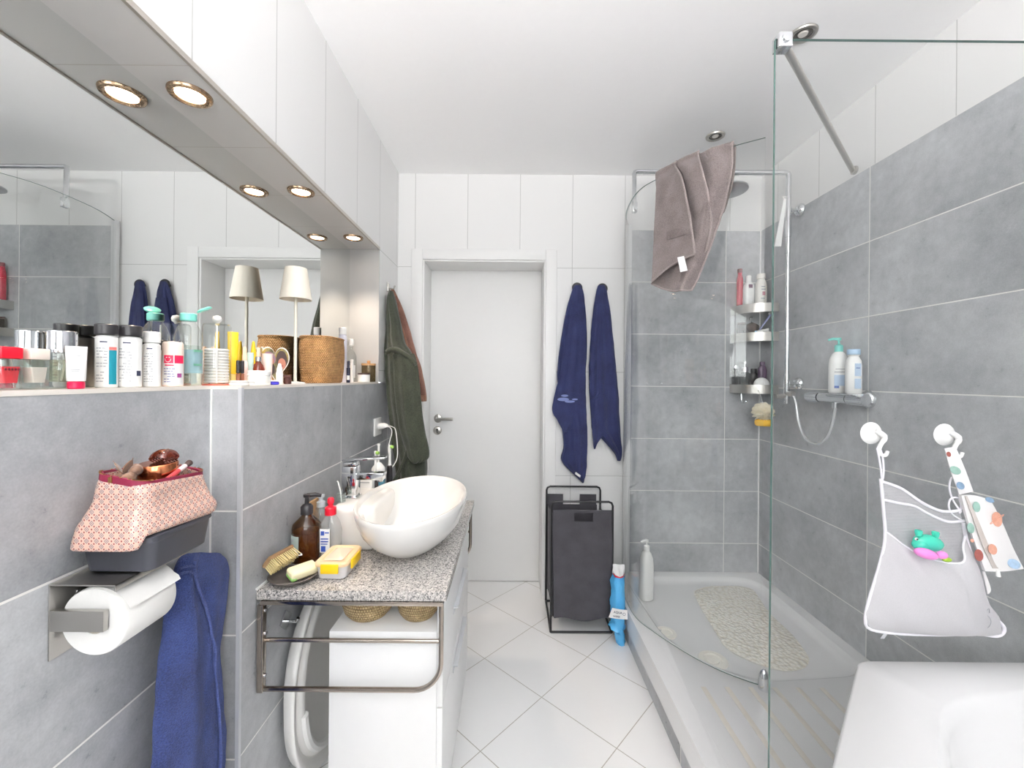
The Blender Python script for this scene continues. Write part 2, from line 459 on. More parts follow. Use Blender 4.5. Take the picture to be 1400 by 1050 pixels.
# mirror
m_mir = NT('silvered mirror'); 
g_ = m_mir.new('ShaderNodeBsdfGlossy'); g_.inputs['Roughness'].default_value = 0
nz_ = m_mir.noise(3, 1, m_mir.objc()); m_mir.link(m_mir.mix(nz_.outputs['Fac'], (.88, .9, .89, 1), (.895, .91, .9, 1)), g_.inputs[0]); m_mir.link(g_.outputs[0], m_mir.out.inputs[0])
m_mir = m_mir.m
mb = MB(); mb.box(XM - .006, XM, Y0 + .02, YE, ZL, ZS)
tag(mb.build('wall_mirror', m_mir), 'long frameless mirror filling the wall niche above the ledge', 'mirror')
# recessed lamps in the soffit
warm = emit('warm lamp glow', (255, 226, 200), 14)
m_bronze = metal('bronze lamp ring', (176, 150, 124), .25)
def downlight(name, c, r, lit, label, group):
    t = thing(name, label, 'ceiling light', c, group)
    mb = MB(); mb.lathe([(r * .64, .004), (r * .66, -.004), (r * .8, -.0075), (r * .95, -.006), (r, -.002), (r, .001)], c)
    mb.build('ring', m_bronze if lit else m_steel, t)
    mb = MB(); mb.lathe([(r * .66, -.002), (r * .62, .0002), (0, .0002)] if not lit else [(r * .66, -.002), (r * .6, -.0006), (0, -.0006)], c)
    if not lit: mb.lathe([(r * .36, -.0002), (r * .3, -.004), (0, -.006)], c, mi=1)
    mb.build('bulb', warm if lit else [plain('dark reflector', (120, 116, 112), .25, .6), plain('bulb glass', (222, 218, 212), .2)], t)
    if lit:
        L = bpy.data.lights.new('lamp_beam', 'SPOT'); L.energy = SPOT_W; L.color = (1, .82, .66); L.spot_size = radians(85); L.spot_blend = .7; L.shadow_soft_size = .025
        o = bpy.data.objects.new('lamp_beam', L); C.objects.link(o); o.location = V(c) + V((0, 0, -.012))
    return t
SPOT_W = 10.0
FILL_GLOW = 290.0
spots = [((-.728, .935, ZS - .0005), 'nearest of the three lit round downlights in the soffit over the mirror'),
         ((-.724, 1.42, ZS - .0005), 'middle of the three lit round downlights in the soffit over the mirror'),
         ((-.722, 1.885, ZS - .0005), 'farthest of the three lit round downlights, nearest the niche end')]
for c, l in spots: downlight('recessed_downlight', c, .043, True, l, 'soffit downlights')
downlight('recessed_downlight', (.972, 2.0, ZC - .0005), .043, False, 'unlit round ceiling downlight above the grey towel', 'shower ceiling downlights')
downlight('recessed_downlight', (.978, 1.407, ZC - .0005), .043, False, 'unlit round ceiling downlight beside the glass panel clamp', 'shower ceiling downlights')

# uplighter added out of view, washing the ceiling with fill light
UL = (-.05, -.62)
t = thing('fill_uplighter', 'slim white uplighter added out of view as fill light', 'lamp', (*UL, 0))
mb = MB(); mb.lathe([(0, .001), (.14, .001), (.14, .018), (.02, .024), (0, .024)], (*UL, 0), 40); mb.build('base', m_wpaint, t)
mb = MB(); mb.lathe([(0, .024), (.012, .024), (.012, 1.50), (0, 1.50)], (*UL, 0), 16); mb.build('pole', m_wpaint, t)
mb = MB(); mb.lathe([(.012, 1.50), (.09, 1.53), (.16, 1.60), (.178, 1.64), (.172, 1.64), (.15, 1.60), (.08, 1.54), (0, 1.52)], (*UL, 0), 40); mb.build('bowl_shade', m_wpaint, t)
mb = MB(); mb.lathe([(0, 1.612), (.145, 1.612), (.145, 1.60), (0, 1.60)], (*UL, 0), 40); mb.build('diffuser', emit('added fill glow', (255, 250, 251), FILL_GLOW), t)
# ------------------------------------------------------------------ camera, light
cam = bpy.data.cameras.new('camera'); co = bpy.data.objects.new('camera', cam); C.objects.link(co)
co.location = (0, 0, H); co.rotation_euler = (pi / 2, -TH, 0)
cam.sensor_width = 36; cam.lens = F / 1400 * 36; cam.shift_x = 1 / 1400; cam.shift_y = -8 / 1400; cam.clip_start = .02
bpy.context.scene.camera = co
W = bpy.data.worlds.new('daylight'); bpy.context.scene.world = W; W.use_nodes = True
bg = W.node_tree.nodes['Background']; bg.inputs[0].default_value = (.98, .98, 1.0, 1); bg.inputs[1].default_value = 7.5
L = bpy.data.lights.new('window_portal', 'AREA'); L.shape = 'RECTANGLE'; L.size = WX1 - WX0; L.size_y = WZ1 - WZ0
L.cycles.is_portal = True
po = bpy.data.objects.new('window_portal', L); C.objects.link(po); po.location = ((WX0 + WX1) / 2, Y0 - .16, (WZ0 + WZ1) / 2); po.rotation_euler = (pi / 2, 0, 0)
sc = bpy.context.scene
sc.view_settings.view_transform = 'Standard'; sc.view_settings.look = 'None'; sc.view_settings.gamma = 1; sc.view_settings.use_curve_mapping = False
sc.view_settings.exposure = 0.64
sc.cycles.max_bounces = 14; sc.cycles.diffuse_bounces = 8; sc.cycles.glossy_bounces = 6; sc.cycles.transmission_bounces = 8; sc.cycles.transparent_max_bounces = 24
sc.cycles.caustics_reflective = False; sc.cycles.caustics_refractive = False; sc.cycles.sample_clamp_indirect = 6
# ------------------------------------------------------------------ shared finishes
m_white = plain('white plastic', (240, 240, 238), .3, vary=.01)
m_wmatt = plain('white matt plastic', (236, 235, 232), .45, vary=.02)
m_black = plain('black plastic', (38, 37, 40), .35)
m_cer = plain('white glazed ceramic', (231, 230, 227), .08, vary=.01)
m_clear = glass('clear plastic', (.93, .95, .95), 1.2)
m_clearw = glass('clear glass', (.9, .94, .93), 1.6, .04)
m_cab = plain('white satin cabinet', (237, 237, 236), .3, vary=.01)
m_grey_pl = plain('charcoal plastic', (62, 64, 72), .42)
m_ink = plain('grey print', (172, 174, 178), .5)
m_navyink = plain('dark print', (58, 62, 88), .5)
m_silver = metal('silver cap', (222, 222, 226), .1)
m_copper = metal('copper', (206, 128, 88), .16)
m_red = plain('red plastic', (214, 24, 50), .3)
m_navy = cloth('navy terry', (18, 32, 84), (68, 90, 160), 360, 1.0, .006, .08)
m_navy_far = cloth('dark navy terry', (22, 27, 60), (54, 62, 112), 330, .9, .005, .08)
m_taupe = cloth('grey terry', (104, 93, 92), (160, 148, 146), 300, .9, .005, .1)
m_olive = cloth('dark green fleece', (34, 38, 32), (72, 78, 62), 160, .6, .004)
m_brown = cloth('brown fleece', (118, 80, 62), (168, 122, 98), 200, .6, .003)

def wick(name, a, b, n_around=60, n_up=22):
    t = NT(name); bs = t.bsdf(Roughness=.75); P = t.objc(); s = t.new('ShaderNodeSeparateXYZ'); t.link(P, s.inputs[0])
    ang = t.math('ARCTAN2', s.outputs[1], s.outputs[0])
    z = t.math('MULTIPLY', s.outputs[2], n_up / .1 * pi)
    row = t.math('FLOOR', t.math('DIVIDE', z, pi))
    w = t.math('SINE', t.math('ADD', t.math('MULTIPLY', ang, n_around), t.math('MULTIPLY', row, pi)))
    v = t.math('ABSOLUTE', t.math('SINE', z))
    h = t.math('MULTIPLY', t.math('MULTIPLY_ADD', w, .35, .65), v)
    n = t.noise(60, 4, P); f = t.math('ADD', t.math('MULTIPLY', h, .6), t.math('MULTIPLY', n.outputs['Fac'], .55))
    t.link(t.ramp(f, [(.2, lin(tuple(x * .62 for x in a))), (.5, lin(a)), (.85, lin(b))]), bs.inputs['Base Color'])
    t.bump(h, .9, .006, bs)
    return t.m
m_rattan = wick('woven orange rattan', (206, 150, 92), (238, 196, 142), 84, 17)
m_seagrass = wick('woven pale seagrass', (186, 158, 112), (224, 202, 160), 64, 13)

def drape(mb, rows, plane, pos, half, folds=4, amp=.012, ph=0.0, rings=40, n=64, mi=None, e=2.6, conv=True):
    """hanging cloth from rows (y, left, right) taken on a plane: plane 'Y' (facing the viewer) or 'X' (along the side wall)"""
    L = []
    for y, a, b in rows:
        if plane == 'Y': L.append((at(a, y, pos), at(b, y, pos)))
        else: L.append((at_x(a, y, pos), at_x(b, y, pos)))
    A = catmull([p for p, q in L], rings); B = catmull([q for p, q in L], rings); R = []
    zt = A[0].z
    for i in range(rings):
        a, b = A[i], B[i]; c = (a + b) / 2; w = (b - a) / 2
        d = V((0, -1, 0)) if plane == 'Y' else V((1, 0, 0))
        t = i / (rings - 1); hd = half * (min(1, .35 + 1.6 * t) if conv else 1) * min(1, w.length / .02)
        ring = []
        for x, y in superell(1, 1, e, n):
            f = amp * min(1, t * 2.2 + .15) * (sin(folds * pi * x + ph + 1.3 * t) + .45 * sin(folds * 2.3 * pi * x + 2 * ph - 2 * t)) * min(1, w.length / .03)
            ring.append(c + w * x + d * (y * hd + (f if y > -.2 else f * .2) * (1 - abs(x) ** 6)))
        R.append(ring)
    mb.loft(R, mi=mi); return R

# ------------------------------------------------------------------ worktop, washbasin, cabinet
def granite():
    t = NT('speckled granite'); P = t.pos(); b = t.bsdf(Roughness=.16)
    v1 = t.new('ShaderNodeTexVoronoi'); v1.inputs['Scale'].default_value = 330; t.link(P, v1.inputs['Vector'])
    n = t.noise(150, 4, P, .7); n2 = t.noise(420, 2, P)
    f = t.math('ADD', t.math('MULTIPLY', v1.outputs['Color'], .5), t.math('MULTIPLY', n.outputs['Fac'], .6))
    t.link(t.ramp(f, [(.3, lin((66, 66, 68))), (.43, lin((134, 132, 130))), (.56, lin((178, 174, 170))), (.78, lin((220, 214, 208)))]), b.inputs['Base Color'])
    return t.m
m_granite = granite()
CX0, CX1, CY0, CY1, CZ = XL + .001, -.163, 1.077, 1.885, .715
mb = MB(); mb.box(CX0, CX1, CY0, CY1, CZ - .027, CZ, .003)
tag(mb.build('granite_worktop', m_granite), 'speckled grey granite worktop carrying the oval basin', 'worktop')
mb = MB(); mb.box(XL, XL + .006, CY0 - .001, CY1, CZ + .0003, CZ + .004); struct(mb.build('trim_6', plain('white sealant', (240, 240, 238), .5)))
# oval vessel basin with a tap deck
sk = thing('washbasin', 'white oval ceramic washbasin sitting on the granite worktop', 'washbasin', (-.325, 1.41, CZ))
mb = MB(); cx, cy = -.325, 1.41
def ell(a, b, z, dx=0, dy=0, n=72): return [(cx + dx + a * cos(2 * pi * i / n), cy + dy + b * sin(2 * pi * i / n), z) for i in range(n)]
zr = .868
prof = [(.076, .14, CZ + .0005), (.084, .152, CZ + .005), (.108, .185, CZ + .022), (.136, .226, CZ + .048), (.158, .26, CZ + .08), (.170, .28, CZ + .115), (.1755, .29, zr - .014), (.176, .291, zr - .003), (.1735, .288, zr + .001), (.167, .281, zr),
        (.160, .272, zr - .012), (.148, .254, zr - .04), (.128, .222, zr - .075), (.10, .178, zr - .105), (.055, .10, zr - .122), (.022, .026, zr - .126)]
mb.loft([ell(*p) for p in prof], cap0=True, cap1=True)
sb_ = mb.build('bowl', m_cer, sk, sharp=60)
mb = MB(); mb.box(-.575, -.43, 1.315, 1.565, CZ + .0005, zr - .012, .02, 4)
mb.build('tap_deck', m_cer, sk)
mb = MB(); mb.lathe([(0, .0), (.016, .0), (.016, .004), (.012, .006), (0, .004)], M=TR(-.4655, 1.335, zr - .042) @ RZ(radians(14)) @ RY(radians(66)), mi=0)
mb2 = mb
mb.build('overflow_cap', m_chrome, sk)
mb = MB(); mb.lathe([(0, zr - .121), (.023, zr - .121), (.025, zr - .124), (.025, zr - .13), (0, zr - .13)], (cx, cy, 0)); mb.build('drain', m_chrome, sk)
# square chrome tap
tp = thing('basin_tap', 'square chrome single-lever tap on the deck of the basin', 'tap', (-.548, 1.43, zr - .0115))
zt = zr - .0115; fx = -.548
mb = MB(); mb.box(fx - .028, fx + .028, 1.402, 1.458, zt, zt + .006, .001); mb.box(fx - .024, fx + .024, 1.408, 1.452, zt + .006, zt + .108, .002); mb.build('body', m_chrome, tp)
mb = MB(); mb.box(fx + .02, fx + .115, 1.412, 1.448, zt + .062, zt + .086, .002); mb.lathe([(0, 0), (.010, 0), (.010, .006), (0, .006)], (fx + .1, 1.43, zt + .055), 16); mb.build('spout', m_chrome, tp)
mb = MB(); mb.box(fx - .022, fx + .022, 1.41, 1.45, zt + .110, zt + .122, .002); mb.box(-.02, .125, -.02, .02, -.0035, .0035, .0015, M=TR(fx - .005, 1.43, zt + .129) @ RY(radians(-4))); mb.build('lever', m_chrome, tp)
# cabinet
cb = thing('vanity_cabinet', 'white vanity cabinet with two deep drawers below the worktop', 'cabinet', (-.33, 1.42, 0))
bx0, bx1, by0, by1, bz = -.476, -.191, 1.10, 1.735, .596
mb = MB(); mb.box(bx0, bx1, by0, by1, .066, bz, .0015); mb.box(bx0 + .02, bx1 - .03, by0 + .02, by1 - .02, 0, .066); mb.build('carcass', m_cab, cb)
for z0, z1, hz in ((.397, .686, .548), (.066, .393, .365)):
    mb = MB(); mb.box(bx1 + .0005, bx1 + .0165, by0, by1, z0, z1, .0015); d = mb.build('drawer', m_cab, cb)
    mb = MB(); y0, y1 = 1.30, 1.57; x0 = bx1 + .0165
    mb.box(x0, x0 + .015, y0, y1, hz, hz + .004, .001); mb.box(x0, x0 + .002, y0, y1, hz - .02, hz, .0005); plabel(mb.build('handle', m_alu, d), 'aluminium edge pull')
# towel rails at both ends of the worktop
def rail(y, label):
    t = thing('towel_rail', label, 'towel rail', (-.42, y, .455), 'worktop end towel rails')
    mb = MB(); x0, x1, z0, z1 = XL + .013, -.177, .455, .677; w = .0065
    def sq(pts): 
        P = [V(p) for p in pts]; 
        mb.tube(P, w, 8)
    arc = [(x1 - .07 + .07 * sin(a), y, z0 + .07 - .07 * cos(a)) for a in [i * pi / 2 / 8 for i in range(9)]]
    mb.box(x0 - .008, x0 + .008, y - .009, y + .009, z0 - .006, z1, .002)
    mb.box(x0, x1 + .0065, y - .009, y + .009, z1, z1 + .0105, .002)
    sq([(x0, y, z0)] + arc + [(x1, y, z1 + .003)]); mb.build('frame', m_rchrome, t)
    mb = MB(); mb.tube([(x0 + .006, y + .012, .575), (x1 + .004, y + .012, .575)], .0055, 10); mb.build('crossbar', m_rchrome, t)
    for z in (.49, .60, .66):
        mb = MB(); mb.lathe([(0, -.004), (.005, -.003), (.005, .003), (0, .004)], (x0 + .01, y, z), 10, M=RY(pi / 2)); mb.build('screw', m_silver, t)
m_rchrome = metal('aged chrome', (176, 166, 156), .14)
rail(1.083, 'worn chrome towel rail under the near end of the worktop'); rail(1.862, 'chrome towel rail under the far end of the worktop')
# two seagrass baskets on the cabinet
def seabasket(x, y, r, label):
    t = thing('seagrass_basket', label, 'basket', (x, y, bz), 'seagrass baskets under the worktop')
    mb = MB(); pr = [(0, .001), (r * .72, .001), (r * .9, .016), (r, .04), (r * .96, .066), (r * .84, .083), (r * .8, .088), (r * .76, .086), (r * .9, .06), (r * .92, .04), (r * .7, .012), (0, .01)]
    mb.lathe(pr, (x, y, bz), 40); mb.build('body', m_seagrass, t, sharp=80)
    mb = MB(); mb.lathe([(r * .79 + .004 * cos(a), .087 + .0038 * sin(a)) for a in [i * pi / 4 for i in range(9)]], (x, y, bz), 40); mb.build('rim', m_seagrass, t, sharp=80)
seabasket(-.402, 1.19, .073, 'wider pale seagrass basket on the cabinet, left of its pair')
seabasket(-.258, 1.185, .061, 'smaller pale seagrass basket beside the drawer fronts')
# drain trap and small square hook on the wall below the worktop
mb = MB(); mb.tube([(XL + .002, 1.30, .66), (XL + .09, 1.30, .66), (XL + .105, 1.30, .65), (XL + .105, 1.30, .625)], .016, 14); mb.lathe([(0, 0), (.03, 0), (.034, .006), (.034, .05), (.022, .06), (0, .06)], (XL + .105, 1.30, .60), 20)
tag(mb.build('drain_trap', m_black), 'black drain trap on the wall under the worktop', 'pipe')
hk = thing('wall_hook', 'small square chrome hook on the tiles under the worktop', 'hook', (XL, 1.217, .55))
mb = MB(); q = .021; mb.prism([(XL + .0005, 1.217, .556 - 1.4 * q), (XL + .0005, 1.217 + 1.4 * q, .556), (XL + .0005, 1.217, .556 + 1.4 * q), (XL + .0005, 1.217 - 1.4 * q, .556)], (.005, 0, 0)); mb.build('plate', m_chrome, hk)
mb = MB(); mb.tube([(XL + .005, 1.217, .553), (XL + .035, 1.217, .553), (XL + .04, 1.217, .562)], .005, 10); mb.build('peg', m_chrome, hk)
# white baby bath on its edge between wall and cabinet
mb = MB(); ty, tz, tx = 1.50, .36, -.595
def oval(a, b, x, n=64): return [(x, ty + u, tz + v) for u, v in superell(a, b, 2.3, n)]
outer = [(.20, .16, -.652), (.30, .26, -.650), (.345, .31, -.625), (.352, .322, -.607), (.355, .327, -.600), (.354, .325, -.594), (.352, .317, -.592), (.335, .30, -.596), (.328, .293, -.604), (.322, .287, -.604), (.316, .281, -.592), (.30, .265, -.588), (.285, .25, -.594), (.28, .245, -.606), (.25, .215, -.628), (.18, .15, -.638)]
mb.loft([oval(*o) for o in outer])
zmin = min(v.co.z for v in mb.bm.verts)
for v in mb.bm.verts: v.co.z -= zmin - .0005
tb = thing('baby_bath', 'white oval plastic baby bath standing on edge beside the cabinet', 'baby bath', (-.62, ty, 0)); mb.build('shell', m_wmatt, tb, sharp=50)
mb = MB(); rr = [(tx + .004, ty + u, tz - zmin + v) for u, v in superell(.30, .265, 2.3, 64)]
mb.tube(rr[33:46], .013, 8); mb.build('rim_grip', m_white, tb)

# ------------------------------------------------------------------ things on the worktop
def pump_head(mb, c, z, s=1.0, ang=0.0, mi=0):
    mb.lathe([(0, 0), (.016 * s, 0), (.016 * s, .02 * s), (.011 * s, .026 * s), (.006 * s, .028 * s), (.005 * s, .044 * s), (.009 * s, .046 * s), (.0095 * s, .053 * s), (0, .055 * s)], (c[0], c[1], z), 20, mi=mi)
    mb.tube([(c[0], c[1], z + .05 * s), (c[0] + .02 * s * cos(ang), c[1] + .02 * s * sin(ang), z + .0505 * s), (c[0] + .036 * s * cos(ang), c[1] + .036 * s * sin(ang), z + .046 * s)], [.006 * s, .006 * s, .0045 * s], 10, mi=mi)
def wraplabel(name, c, r, a0, a1, z0, z1, mat, parent, marks=(), th=.0006):
    """a printed label hugging a round body between two bearings (degrees), with small printed marks (a0, a1, z0, z1, slot)"""
    mb = MB(); mats = [mat] + [m for *_, m in marks if m]
    def patch(b0, b1, u0, u1, t, mi):
        n = 8; g = [[(c[0] + (r + t) * cos(radians(b0 + (b1 - b0) * j / n)), c[1] + (r + t) * sin(radians(b0 + (b1 - b0) * j / n)), u) for j in range(n + 1)] for u in (u0, u1)]
        mb.sheet(g, th, mi)
    patch(a0, a1, z0, z1, th, 0)
    seen = []
    for b0, b1, u0, u1, m in marks:
        if m not in seen: seen.append(m)
        patch(b0, b1, u0, u1, th * 2, 1 + seen.index(m))
    return mb.build(name, [mat] + seen, parent)
def scribble(b0, b1, z0, z1, rows, m, seed=0):
    """illegible small print: rows of short bars"""
    r = random.Random(seed); out = []
    for i in range(rows):
        z = z1 - (z1 - z0) * (i + .5) / rows; h = (z1 - z0) / rows * .15; p = b0
        while p < b1 - 1:
            w = r.uniform(.12, .34) * (b1 - b0); q = min(b1, p + w)
            if r.random() < .82: out.append((p, q, z - h, z + h, m))
            p = q + .07 * (b1 - b0)
    return out
m_amber = glass('amber glass', (.42, .24, .06), 1.4, .12, (110, 70, 22))
t = thing('soap_bottle', 'tall amber glass pump bottle with a black pump against the tiles', 'bottle', (-.614, 1.255, CZ))
c = (-.614, 1.255); mb = MB()
mb.lathe([(0, .0), (.036, .0), (.041, .005), (.041, .1), (.038, .112), (.02, .13), (.0145, .137), (.0145, .142), (0, .142)], (*c, CZ + .0005), 32); mb.build('body', m_amber, t)
mb = MB(); mb.lathe([(0, .002), (.034, .002), (.038, .006), (.038, .09), (0, .09)], (*c, CZ), 28); mb.build('liquid', plain('amber soap', (122, 82, 30), .3), t)
mb = MB(); pump_head(mb, c, CZ + .1405, 1.1, .4); mb.build('pump', m_black, t)
wraplabel('label', c, .041, -170, -95, CZ + .025, CZ + .085, plain('pale green paper', (176, 190, 182), .6), t, [(-150, -143, CZ + .045, CZ + .075, m_ink), (-135, -118, CZ + .07, CZ + .075, m_ink), (-138, -134, CZ + .05, CZ + .075, m_ink), (-135, -118, CZ + .057, CZ + .062, m_ink), (-121, -117, CZ + .045, CZ + .06, m_ink), (-138, -118, CZ + .043, CZ + .047, m_ink)])
mb = MB(); mb.box(-.652, -.642, 1.335, 1.40, CZ, .865, .004); tag(mb.build('wooden_comb', plain('beech wood', (196, 158, 112), .6, vary=.12, scale=20)), 'pale wooden board standing behind the amber bottle', 'board')
t = thing('dish_soap_bottle', 'clear flat bottle with a red push cap and blue printed label', 'bottle', (-.548, 1.262, CZ)); c = (-.545, 1.262)
mb = MB(); mb.loft([[(c[0] + x * a, c[1] + y * b, CZ + z) for x, y in superell(1, 1, 2.6, 32)] for a, b, z in ((.026, .018, .0005), (.031, .022, .006), (.032, .023, .06), (.033, .023, .09), (.026, .02, .115), (.015, .014, .133), (.0125, .0125, .138))]); mb.build('body', glass('clear bottle', (.95, .96, .96), 1.3, .2, (228, 232, 234)), t)
mb = MB(); mb.lathe([(0, .137), (.0165, .137), (.0165, .158), (.008, .163), (.0075, .17), (.0098, .172), (.0098, .182), (.007, .187), (0, .187)], (*c, CZ), 20); mb.build('cap', m_red, t)
mb = MB(); g = [[(c[0] - .022 + .03 * j / 5, c[1] - .0238 + .0016 * ((j - 3.4) / 3) ** 2 - .0004, CZ + z) for j in range(6)] for z in (.03, .1)]
mb.sheet(g, .0006, 0)
for (x0, x1, z0, z1) in ((-.018, -.008, .082, .094), (-.017, -.004, .034, .05), (-.006, .006, .088, .091), (-.018, .004, .07, .073), (-.018, .004, .062, .065), (-.018, .002, .055, .057)): mb.box(c[0] + x0, c[0] + x1, c[1] - .0262, c[1] - .0245, CZ + z0, CZ + z1, mi=1)
mb.build('label', [m_white, plain('blue print', (52, 82, 168), .5)], t)
t = thing('lotion_bottle', 'clear slim bottle with a translucent push cap behind the red-capped one', 'bottle', (-.628, 1.44, CZ)); c = (-.624, 1.37)
t.location = (*c, CZ); WL[t] = V((*c, CZ))
mb = MB(); mb.lathe([(0, .0005), (.021, .0005), (.024, .005), (.024, .1), (.016, .122), (.011, .126), (0, .126)], (*c, CZ), 24); mb.build('body', glass('clear bottle', (.86, .9, .9)), t)
mb = MB(); mb.lathe([(0, .126), (.0135, .126), (.0135, .142), (.007, .146), (.0065, .155), (.011, .157), (.011, .165), (0, .168)], (*c, CZ), 20); mb.build('cap', plain('frosted cap', (206, 212, 216), .3), t)
# yellow clip lunch box
t = thing('lunch_box', 'clear lidded box with yellow clips in front of the basin', 'box', (-.487, 1.187, CZ))
x0, x1, y0, y1 = -.533, -.441, 1.124, 1.25
mb = MB(); mb.loft([[((x0 + x1) / 2 + x, (y0 + y1) / 2 + y, z) for x, y in rrect((x1 - x0) / 2 - k, (y1 - y0) / 2 - k, .016)] for k, z in ((.012, CZ + .001), (.008, CZ + .004), (.003, CZ + .04))]); mb.build('body', glass('milky plastic', (.96, .96, .97), 1.0, .75, (246, 244, 246)), t)
mb = MB(); mb.loft([[((x0 + x1) / 2 + x, (y0 + y1) / 2 + y, z) for x, y in rrect((x1 - x0) / 2 - k, (y1 - y0) / 2 - k, .016)] for k, z in ((.001, CZ + .038), (0, CZ + .04), (0, CZ + .046), (.003, CZ + .05), (.012, CZ + .05), (.015, CZ + .047))]); mb.build('lid', plain('peach lid', (238, 208, 166), .3, vary=.03), t)
my_ = plain('yellow clip', (240, 200, 24), .35)
for b in ((x0 + .022, x1 - .022, y0 - .004, y0 + .001), (x0 + .022, x1 - .022, y1 - .001, y1 + .004), (x1 - .001, x1 + .004, y0 + .03, y1 - .03)):
    mb = MB(); mb.box(*b, CZ + .022, CZ + .047, .0015); mb.build('clip', my_, t)
mb = MB(); mb.loft([[((x0 + x1) / 2 + x, (y0 + y1) / 2 + y, CZ + .0485) for x, y in rrect(.026, .042, .008)], [((x0 + x1) / 2 + x, (y0 + y1) / 2 + y, CZ + .0505) for x, y in rrect(.024, .04, .008)]]); mb.build('lid_panel', plain('clear lid panel', (228, 206, 182), .2), t)
# soap dish, soap, wooden brush
t = thing('soap_dish', 'dark oval stone soap dish at the wall end of the worktop', 'soap dish', (-.585, 1.135, CZ)); c = (-.588, 1.132)
mb = MB(); mb.lathe([(0, .0005), (.03, .0005), (.056, .008), (.064, .017), (.062, .0185), (.05, .012), (.026, .007), (0, .006)], (*c, CZ), 36, 1.0, .95); mb.wobble(.0012, 60, 3)
mdish = plain('dark slate', (92, 86, 82), .5, vary=.35, scale=60); mb.build('bowl', mdish, t)
t = thing('soap_bar', 'cream bar of soap with a green corner on the dark dish', 'soap', (-.57, 1.125, CZ + .012))
Ms = TR(-.562, 1.128, CZ + .027) @ RZ(radians(52)) @ RX(radians(14))
mb = MB(); mb.box(-.036, .036, -.02, .02, -.011, .013, .007, 3, M=Ms); mb.build('bar', plain('cream soap', (238, 230, 190), .4, vary=.03), t)
mb = MB(); mb.box(-.037, -.02, -.021, .018, -.0115, .002, .006, 3, M=Ms); mb.build('green_end', plain('green soap', (158, 206, 120), .4), t)
t = thing('nail_brush', 'wooden nail brush with pale bristles leaning on the tiled wall', 'brush', (-.615, 1.16, CZ + .02))
Mb = TR(-.618, 1.135, CZ + .05) @ RZ(radians(78)) @ RX(radians(-52))
mb = MB(); mb.box(-.045, .045, -.019, .019, .014, .026, .006, 3, M=Mb); mb.build('handle', plain('weathered wood', (150, 118, 84), .6, vary=.2, scale=30), t)
mb = MB()
for i in range(14):
    for j in range(6): mb.tube([Mb @ V((-.040 + i * .00615, -.014 + j * .0056, .015)), Mb @ V((-.041 + i * .0063 + random.uniform(-.002, .002), -.0155 + j * .0062 + random.uniform(-.002, .002), -.011))], .0017, 5)
mb.build('bristles', plain('pale bristle', (214, 196, 142), .7, vary=.2), t)
mb = MB(); mb.tube([Mb @ V(p) for p in ((.044, .0, .018), (.058, .006, .014), (.064, .004, .0), (.058, -.002, -.012), (.047, -.002, -.008))], .0018, 8, smooth=20); mb.build('cord', m_white, t)
# toothbrushes and cups at the tap
def tb_(c, h, bodym, label, green=True, hb=.16):
    t = thing('electric_toothbrush', label, 'toothbrush', (*c, CZ), 'electric toothbrushes behind the tap')
    mb = MB(); mb.lathe([(0, .0005), (.019, .0005), (.02, .004), (.014, .012), (.013, hb * .6), (.0105, hb), (.006, hb + .004), (0, hb + .004)], (*c, CZ), 18); mb.build('handle', bodym, t)
    mb = MB(); mb.lathe([(0, hb + .004), (.0068, hb + .004), (.0052, hb + .03), (.0042, h - .015), (.0055, h - .008), (.0055, h), (0, h + .002)], (*c, CZ), 14); b = mb.build('brush_head', m_white, t)
    mb = MB(); mb.lathe([(0, 0), (.0065, 0), (.0062, .01), (0, .01)], M=TR(c[0] + .005, c[1] - .003, CZ + h - .006) @ RZ(radians(-20)) @ RY(pi / 2)); mb.build('bristles', plain('green bristles', (158, 204, 96), .6) if green else m_white, b)
p1 = at(511, 640, 1.62); p2 = at(530, 640, 1.72)
tb_((p1.x, 1.64), .262, plain('dark handle', (70, 62, 62), .3), 'white-headed electric toothbrush nearer the tap, half hidden by the spout')
tb_((p2.x, 1.75), .268, m_black, 'electric toothbrush with a black handle and green bristles by the robe', True, .18)
p3 = at(521, 640, 1.68)
t = thing('oral_irrigator', 'teal oral irrigator with a slim white nozzle between the toothbrushes', 'oral irrigator', (p3.x - .012, 1.68, CZ)); c = (p3.x - .012, 1.685)
mb = MB(); mb.lathe([(0, .0005), (.026, .0005), (.026, .17), (0, .17)], (*c, CZ), 24); mb.build('tank', plain('teal tank', (98, 150, 168), .25), t)
mb = MB(); mb.lathe([(0, .17), (.027, .17), (.027, .186), (.012, .205), (.005, .21), (.0042, .275), (.006, .279), (.006, .284), (0, .285)], (*c, CZ), 20); mb.build('nozzle', m_white, t)
t = thing('cosmetic_box', 'small white box with a grey line on the basin deck', 'box', (-.475, 1.54, zt)); mb = MB(); q = at(496, 670, 1.56); mb.box(q.x - .026, q.x + .03, 1.575, 1.605, CZ + .001, .885, .003); mb.build('box', m_white, t); mb = MB(); mb.box(q.x - .018, q.x + .02, 1.5738, 1.575, .868, .871); mb.build('printed_line', m_ink, t)
t = thing('interdental_brush', 'tiny white interdental brush in a clear cup beside the tap', 'brush', (-.558, 1.375, zt))
mb = MB(); mb.tube([(-.557, 1.372, zt + .001), (-.561, 1.373, zt + .035), (-.570, 1.374, zt + .066), (-.573, 1.374, zt + .068)], .0022, 8); mb.build('handle', m_white, t)
mb = MB(); mb.lathe([(0, .0005), (.014, .0005), (.015, .03), (.0135, .03), (.0125, .003), (0, .003)], (-.558, 1.372, zt), 20); mb.build('cup', m_clearw, t)
